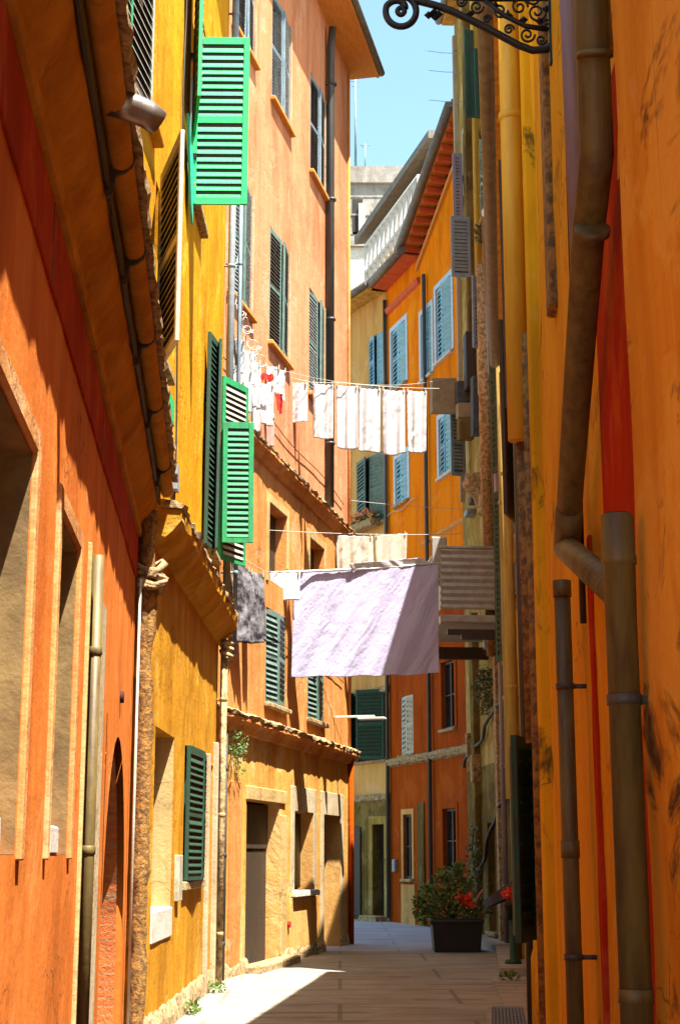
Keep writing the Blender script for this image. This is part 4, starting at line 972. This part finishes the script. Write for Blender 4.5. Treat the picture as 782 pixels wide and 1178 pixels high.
# large sheet and its pole
YS = 24.6
a, b = at(338,656,YS), at(504,649,YS+.35)
sh = cloth('bed_sheet', 'large lilac-white bed sheet hanging from the pole across the alley', 'bed sheet', None, a, b, at(335,779,YS), at(505,774,YS+.35), 'lilac_cloth', 190, 140, 2.6, .024, .020, .035, seed=1.2, sag=.03, slant=1.6)
line('pale pole across the alley holding up the large bed sheet', [at(306,659,YS-.3), at(360,657,YS), at(430,654,YS+.2), at(506,648,YS+.4)], .022, 'white_metal', 'clothes_pole')
cloth('bed_sheet', 'rolled white cloth bundled along the pole above the large sheet', 'cloth', None, at(402,648,YS+.05), at(483,641,YS+.3), at(404,656,YS+.1), at(502,652,YS+.4), 'white_cloth', 40, 8, 2, .015, .03, .02, seed=5, clips=False)
cloth('pillowcase', 'small white pillowcase overlapping the left corner of the large sheet', 'pillowcase', None, at(308,659,YS-.35), at(346,658,YS-.12), at(309,691,YS-.35), at(345,690,YS-.12), 'white_cloth', 20, 20, 2, .02, .02, .01, seed=9)
cloth('shirt', 'black and grey shirt hanging below the green shutter on the left', 'shirt', None, at(266,636,21.2), at(288,655,21.6), at(271,738,21.2), at(304,741,21.7), 'black_cloth', 24, 34, 2, .035, .04, .03, seed=12)
cloth('shirt', 'narrow grey cloth hanging between the black shirt and the white pillowcase', 'cloth', None, at(289,657,21.8), at(304,660,22.0), at(296,735,21.8), at(306,738,22.0), 'black_cloth', 12, 24, 1.5, .02, .03, .02, seed=15)
line('short line carrying the black shirt', catenary(at(262,630,20.9), at(310,660,22.6), .02, 6), .006)
cloth('towel', 'cream towel on the middle line, the wider one on the left', 'towel', 'cream towels on the middle line', at(386,615,28.2), at(429,617,28.3), at(388,657,28.2), at(430,656,28.3), 'cream_cloth', 24, 24, 3, .02, .03, .03, seed=20)
cloth('towel', 'cream towel on the middle line, the straighter one on the right', 'towel', 'cream towels on the middle line', at(431,616,28.4), at(468,613,28.5), at(432,652,28.4), at(467,649,28.5), 'cream_cloth', 24, 24, 2, .015, .02, .02, seed=23)
line('thin clothesline carrying the two cream towels', catenary(at(310,610,23.6), at(530,614,30.2), .04, 14), .006)
line('thin bare line high above the middle line', catenary(at(398,575,29.4), at(545,586,30.6), .03, 10), .005)
for k, (x0, y0, x1, y1, lab) in enumerate(((488,58,531,62,'topmost thin wire against the sky'),(493,81,531,83,'middle thin wire against the sky'),(493,115,531,117,'lowest thin wire against the sky'))):
    a, b = at(x0,y0,33), at(x1,y1,31.5); ob = MB().tube([(0,0,0), (b-a)*.5-Vector((0,0,.02)), b-a+Vector((.3,0,0))], .008, 5).build('cable', 'grey_paint'); ob.location = a
    tag(ob, lab, 'cable', 'wires against the sky')
# ================================================================== IRON BRACKET
def iron_bracket():
    YB = 6.15
    ir = empty('iron_bracket', at(640, 40, YB)); tag(ir, 'black wrought iron scroll bracket reaching out over the alley at the top of the photo', 'bracket')
    o = ir.location.copy(); q = lambda px, py: at(px, py, YB)-o
    mb = MB(); p0, p1 = q(641,-75), q(641,74); mb.box(p1.x-.035, p1.x+.02, -.02, .02, p1.z, p0.z, .004); mb.build('plate', 'iron', ir)
    mb = MB(); mb.tube([p1+Vector((0,0,.05)), p1+Vector((.2,0,.05))], .012, 8);  mb.build('wall_bolt', 'iron', ir)
    sp = []
    for i in range(46):
        an = -.5+i*.17; r = 17.5-max(0, (i-32))*.9
        sp.append(q(461-r*math.cos(an+1.7)*1.0, 13-r*math.sin(an+1.7)*1.0))
    arc = [q(*p) for p in ((640,40),(637,50),(628,57),(612,58),(596,52),(570,38),(545,25),(520,13),(500,6),(480,1),(466,-4))]
    mb = MB(); mb.tube(arc, .017, 10); mb.build('lower_arm', 'iron', ir)
    mb = MB(); mb.tube(sp, .015, 10); mb.tube([q(461+4*math.cos(k), 13+4*math.sin(k)) for k in [i*.5 for i in range(14)]], .012, 8); mb.build('scroll', 'iron', ir)
    mb = MB(); mb.tube([q(640,-3), q(560,-2), q(480,-6), q(455,-8)], .016, 10); mb.build('top_arm', 'iron', ir)
    mb = MB(); mb.tube([q(556,0), q(580,18), q(604,30), q(630,34)], .012, 8); mb.build('brace', 'iron', ir)
    rng = random.Random(3)
    for (cx, cy, r, d) in ((575,12,9,1),(597,8,10,-1),(617,14,11,1),(628,30,8,-1),(548,8,8,1),(606,40,9,1),(585,34,6,-1),(530,2,6,1),(622,46,6,1),(560,22,5,-1),(612,-2,8,1),(590,-6,8,1)):
        mb = MB(); mb.tube([q(cx+r*(1-i*.028)*math.cos(d*i*.32), cy+r*(1-i*.028)*math.sin(d*i*.32)) for i in range(30)], .0055, 6)
        mb.build('fretwork', 'iron', ir)
    for (cx, cy) in ((499,12),(506,17),(494,16),(502,21),(571,8),(600,22),(618,24),(584,20),(628,8),(540,14)):
        mb = MB()
        for k in range(1):
            an = rng.random()*6.28; c = q(cx+2*math.cos(an), cy+2*math.sin(an)); r = .016
            mb.add([c+Vector(v)*r*1.3 for v in ((1,0,0),(-1,0,0),(0,1,0),(0,-1,0),(0,0,1),(0,0,-1))], [(0,2,4),(2,1,4),(1,3,4),(3,0,4),(2,0,5),(1,2,5),(3,1,5),(0,3,5)])
        mb.build('leaf_ornament', 'iron', ir)
iron_bracket()
# ================================================================== PLANTS
def leaves(mb, rng, c, n, rad, size, flat=1.0):
    for _ in range(n):
        while True:
            d = Vector((rng.uniform(-1,1), rng.uniform(-1,1), rng.uniform(-1,1)))
            if d.length < 1: break
        p = Vector(c)+Vector((d.x*rad[0], d.y*rad[1], d.z*rad[2]))
        a = Vector((rng.uniform(-1,1), rng.uniform(-1,1), rng.uniform(-.5,.9))).normalized(); b = a.cross(Vector((rng.uniform(-1,1), rng.uniform(-1,1), rng.uniform(-1,1)))).normalized()
        L = size*rng.uniform(.6,1.3); w = L*.32; nrm = a.cross(b)*L*.12
        mb.add([p, p+a*L*.5+b*w+nrm, p+a*L, p+a*L*.5-b*w+nrm], [(0,1,2,3)])
def plants():
    rng = random.Random(5)
    P0 = at(525, 1095, 27.2); pl = empty('planter', (P0.x, 27.3, .006)); tag(pl, 'large dark square planter standing on the paving by the right wall', 'planter')
    mb = MB()
    def fr(w0, w1, z0, z1): mb.add([(-w0,-w0,z0),(w0,-w0,z0),(w0,w0,z0),(-w0,w0,z0),(-w1,-w1,z1),(w1,-w1,z1),(w1,w1,z1),(-w1,w1,z1)], [(3,2,1,0),(4,5,6,7),(0,1,5,4),(1,2,6,5),(2,3,7,6),(3,0,4,7)])
    fr(.385,.42,0,.48); mb.build('tub', 'planter_paint', pl)
    MB().box(-.445,.445,-.445,.445,.475,.53,.01).build('rim', 'planter_paint', pl)
    MB().box(-.40,.40,-.40,.40,.52,.545).build('soil', 'soil', pl)
    sb = empty('shrub', (P0.x-.06, 27.3, .55)); tag(sb, 'bushy green shrub growing from the dark square planter', 'shrub')
    st = MB()
    clumps = [(-.42,-.05,.30,.26),(-.25,.1,.52,.28),(-.10,-.1,.30,.30),(-.55,.0,.08,.2),(.05,.05,.60,.24),(.16,.1,.80,.16),(-.38,-.1,.0,.22),(-.12,.0,.78,.16),(.24,-.05,.38,.2),(-.5,.05,.48,.14),(.28,.1,.60,.13),(-.62,0,.28,.12),(.12,0,.92,.09),(.33,-.1,.1,.18),(.1,-.15,.1,.22)]
    for (x, y, z, r) in clumps:
        st.tube([(0,0,-.03), (x*.4,y*.4,z*.55), (x,y,z)], [.018,.012,.005], 6)
    st.build('branches', 'stem', sb)
    lf = MB(); clumps = [(x*.92, y, z*.92, r*.93) for (x, y, z, r) in clumps]
    for (x, y, z, r) in clumps: leaves(lf, rng, (x,y,z), int(150*(r/.25)**2)+20, (r,r*.9,r*.85), .085)
    lf.build('foliage', 'leaf', sb)
    fl = empty('flower', (P0.x+.18, 27.05, .55)); tag(fl, 'red flowers with one pale pink leaf rising from the front of the planter', 'flowers')
    mb = MB(); mb.tube([(0,.0,-.03),(.02,-.02,.3)], .008, 6).tube([(.05,0,-.03),(.12,0,.25),(.34,-.05,.55)], .007, 6); mb.build('stem', 'stem', fl)
    mb = MB()
    for c in ((-.02,-.03,.27),(.06,-.05,.22),(0.02,0,.36),(-.12,0,.34)): leaves(mb, rng, c, 45, (.075,.07,.06), .06)
    mb.build('petals', 'flower_red', fl)
    mb = MB(); mb.add([(.12,0,.27),(.2,-.03,.42),(.36,-.05,.58),(.27,0,.42)], [(0,1,2,3)]).add([(.14,0,.30),(.24,-.06,.46),(.34,-.05,.55),(.24,.03,.44)], [(0,1,2,3)]); mb.build('pale_leaf', 'pink_leaf', fl)
    mb = MB(); leaves(mb, rng, (.25,0,.1), 120, (.2,.15,.12), .06); mb.build('foliage', 'dry_leaf', fl)
    # red geraniums on a dark stand by the right wall
    Q = at(589, 1060, 22.3); pt = empty('flower_stand', (Q.x, 22.3, .13)); tag(pt, 'slim dark flower stand against the right wall behind the planter', 'flower stand')
    MB().tube([(0,0,0),(0,0,.05),(0,0,.06),(0,0,.62)], [.12,.11,.05,.045], 12).build('post', 'dark_green_paint', pt)
    MB().tube([(0,0,.60),(0,0,.78),(0,0,.781),(0,0,.80)], [.075,.105,.115,.115], 14).build('pot', 'planter_paint', pt)
    g = empty('flower', (Q.x, 22.3, .93)); tag(g, 'round bunch of bright red flowers on the slim stand by the right wall', 'flowers')
    mb = MB(); leaves(mb, rng, (0,0,.12), 170, (.115,.115,.10), .06); mb.build('petals', 'flower_red', g)
    mb = MB(); leaves(mb, rng, (0,0,.02), 60, (.10,.10,.06), .06); mb.tube([(0,0,-.03),(0,0,.08)], .01, 6); mb.build('foliage', 'dry_leaf', g)
    # window box at the cream far house
    w = empty('window_box', F1.P(1.2, 10.05, .22)); tag(w, 'window box of yellow and pink flowers below the far cream house window', 'window box'); w.rotation_euler = F1.root.rotation_euler
    MB().box(-.75,.75,-.14,.12,-.12,.08,.01).build('trough', 'crumbled', w)
    mb = MB(); leaves(mb, rng, (0,0,.2), 160, (.75,.16,.16), .12); mb.build('blossom', 'flower_mix', w)
    mb = MB(); leaves(mb, rng, (0,0,.14), 200, (.8,.16,.14), .12); mb.build('foliage', 'dry_leaf', w)
    # plants on the old house
    for (px, py, Y, n, r, lab, nm) in ((557, 795, 29.6, 420, (.22,.4,.5), 'dark trailing plant on the old right-hand wall below the balcony', 'wall_plant'),
                                   (563, 205, 27.1, 520, (.15,.12,.85), 'dark dry creeper hanging high on the old right-hand house', 'wall_plant'),
                                   (553, 268, 29.3, 160, (.12,.2,.25), 'small mossy tuft above the grey shutter on the old house', 'wall_plant'),
                                   (545, 1000, 30.4, 200, (.14,.3,.9), 'dark climber at the foot of the old house behind the planter', 'wall_plant'),
                                   (266, 858, 21.3, 0, (.1,.1,.1), '', '')):
        if not n: continue
        c = at(px, py, Y); e = empty(nm, c); tag(e, lab, 'plant', 'plants growing on the old right-hand house')
        mb = MB(); leaves(mb, rng, (0,0,0), n, r, .09); mb.build('foliage', 'dry_leaf', e)
        mb = MB(); mb.tube([(.3,0,-r[2]),(.05,.05,-r[2]*.3),(-.03,0,r[2]*.4),(0,0,r[2]*.8)], .015, 6); mb.build('stem', 'stem', e)
    for (X, Y, z, lab) in ((-1.50,16.6,.02,'nearest tuft of weeds at the foot of the yellow wall'), (-1.47,19.2,.02,'weed tuft at the yellow wall base just before its corner'), (-.42,26.4,.02,'small weeds growing at the base of the peach house between its doorways'), (2.2,20.8,.02,'weeds by the right-hand kerb end')):
        e = empty('weed', (X,Y,z)); tag(e, lab, 'weeds', 'weeds along the wall bases')
        mb = MB(); leaves(mb, rng, (0,0,.05), 46, (.13,.16,.07), .07); mb.build('foliage', 'leaf', e)
    e = empty('wall_plant', L3.P(1.3, 3.1, .05)); tag(e, 'green mossy growth under the broken cornice of the peach house', 'plant')
    mb = MB(); leaves(mb, rng, (0,0,0), 260, (.18,.42,.20), .05); leaves(mb, rng, (.05,.25,-.25), 90, (.1,.2,.2), .045); mb.build('foliage', 'leaf', e)
    # maroon awning over the footpath
    a = [at(556,1036,27.5), at(600,1004,24.5), at(600,1024,24.5), at(556,1046,27.5)]; o = a[0].copy()
    off = Vector((.35,0,.12)); vs = [v-o for v in a]+[v-o+off for v in a]
    ob = MB().add(vs, [(0,1,2,3),(7,6,5,4),(0,4,5,1),(1,5,6,2),(2,6,7,3),(3,7,4,0)]).build('awning', 'maroon_cloth'); ob.location = o
    tag(ob, 'low dark maroon awning sloping along the right wall behind the planter', 'awning')
plants()
# ================================================================== LIGHT, SKY, CAMERA
EL, AZ = R(67), R(40)                   # the sun stands behind the camera, to its right
sd = Vector((math.sin(AZ)*math.cos(EL), -math.cos(AZ)*math.cos(EL), math.sin(EL)))
L = bpy.data.lights.new('sun', 'SUN'); L.energy = 5.0; L.angle = R(.5); L.color = (1, .95, .86)
so = bpy.data.objects.new('sun', L); C.objects.link(so); so.rotation_euler = sd.to_track_quat('Z', 'Y').to_euler()
w = bpy.data.worlds.new('World'); bpy.context.scene.world = w; w.use_nodes = True
nt = w.node_tree; bg = nt.nodes['Background']; bg.inputs['Strength'].default_value = .08
sky = nt.nodes.new('ShaderNodeTexSky'); sky.sky_type = 'NISHITA'; sky.sun_disc = False
sky.sun_elevation = EL; sky.sun_rotation = math.pi-AZ; sky.air_density = 1.0; sky.dust_density = 1.2; sky.ozone_density = 1.0
tint = nt.nodes.new('ShaderNodeMix'); tint.data_type = 'RGBA'; tint.blend_type = 'MULTIPLY'; tint.inputs[0].default_value = 1
tint.inputs[7].default_value = (1.12, 1.27, 1.12, 1)
nt.links.new(sky.outputs[0], tint.inputs[6]); nt.links.new(tint.outputs[2], bg.inputs[0])
cam = bpy.data.cameras.new('camera'); co = bpy.data.objects.new('camera', cam); C.objects.link(co)
co.location = (0,0,EYE); co.rotation_euler = (R(90)+PITCH, 0, 0)
cam.sensor_fit = 'VERTICAL'; cam.sensor_height = 36; cam.sensor_width = 24; cam.lens = 36*FPX/1178; cam.clip_start = .05; cam.clip_end = 1000
sc = bpy.context.scene; sc.camera = co
sc.view_settings.view_transform = 'Standard'; sc.view_settings.look = 'None'; sc.view_settings.gamma = 1
sc.view_settings.exposure = 2.15
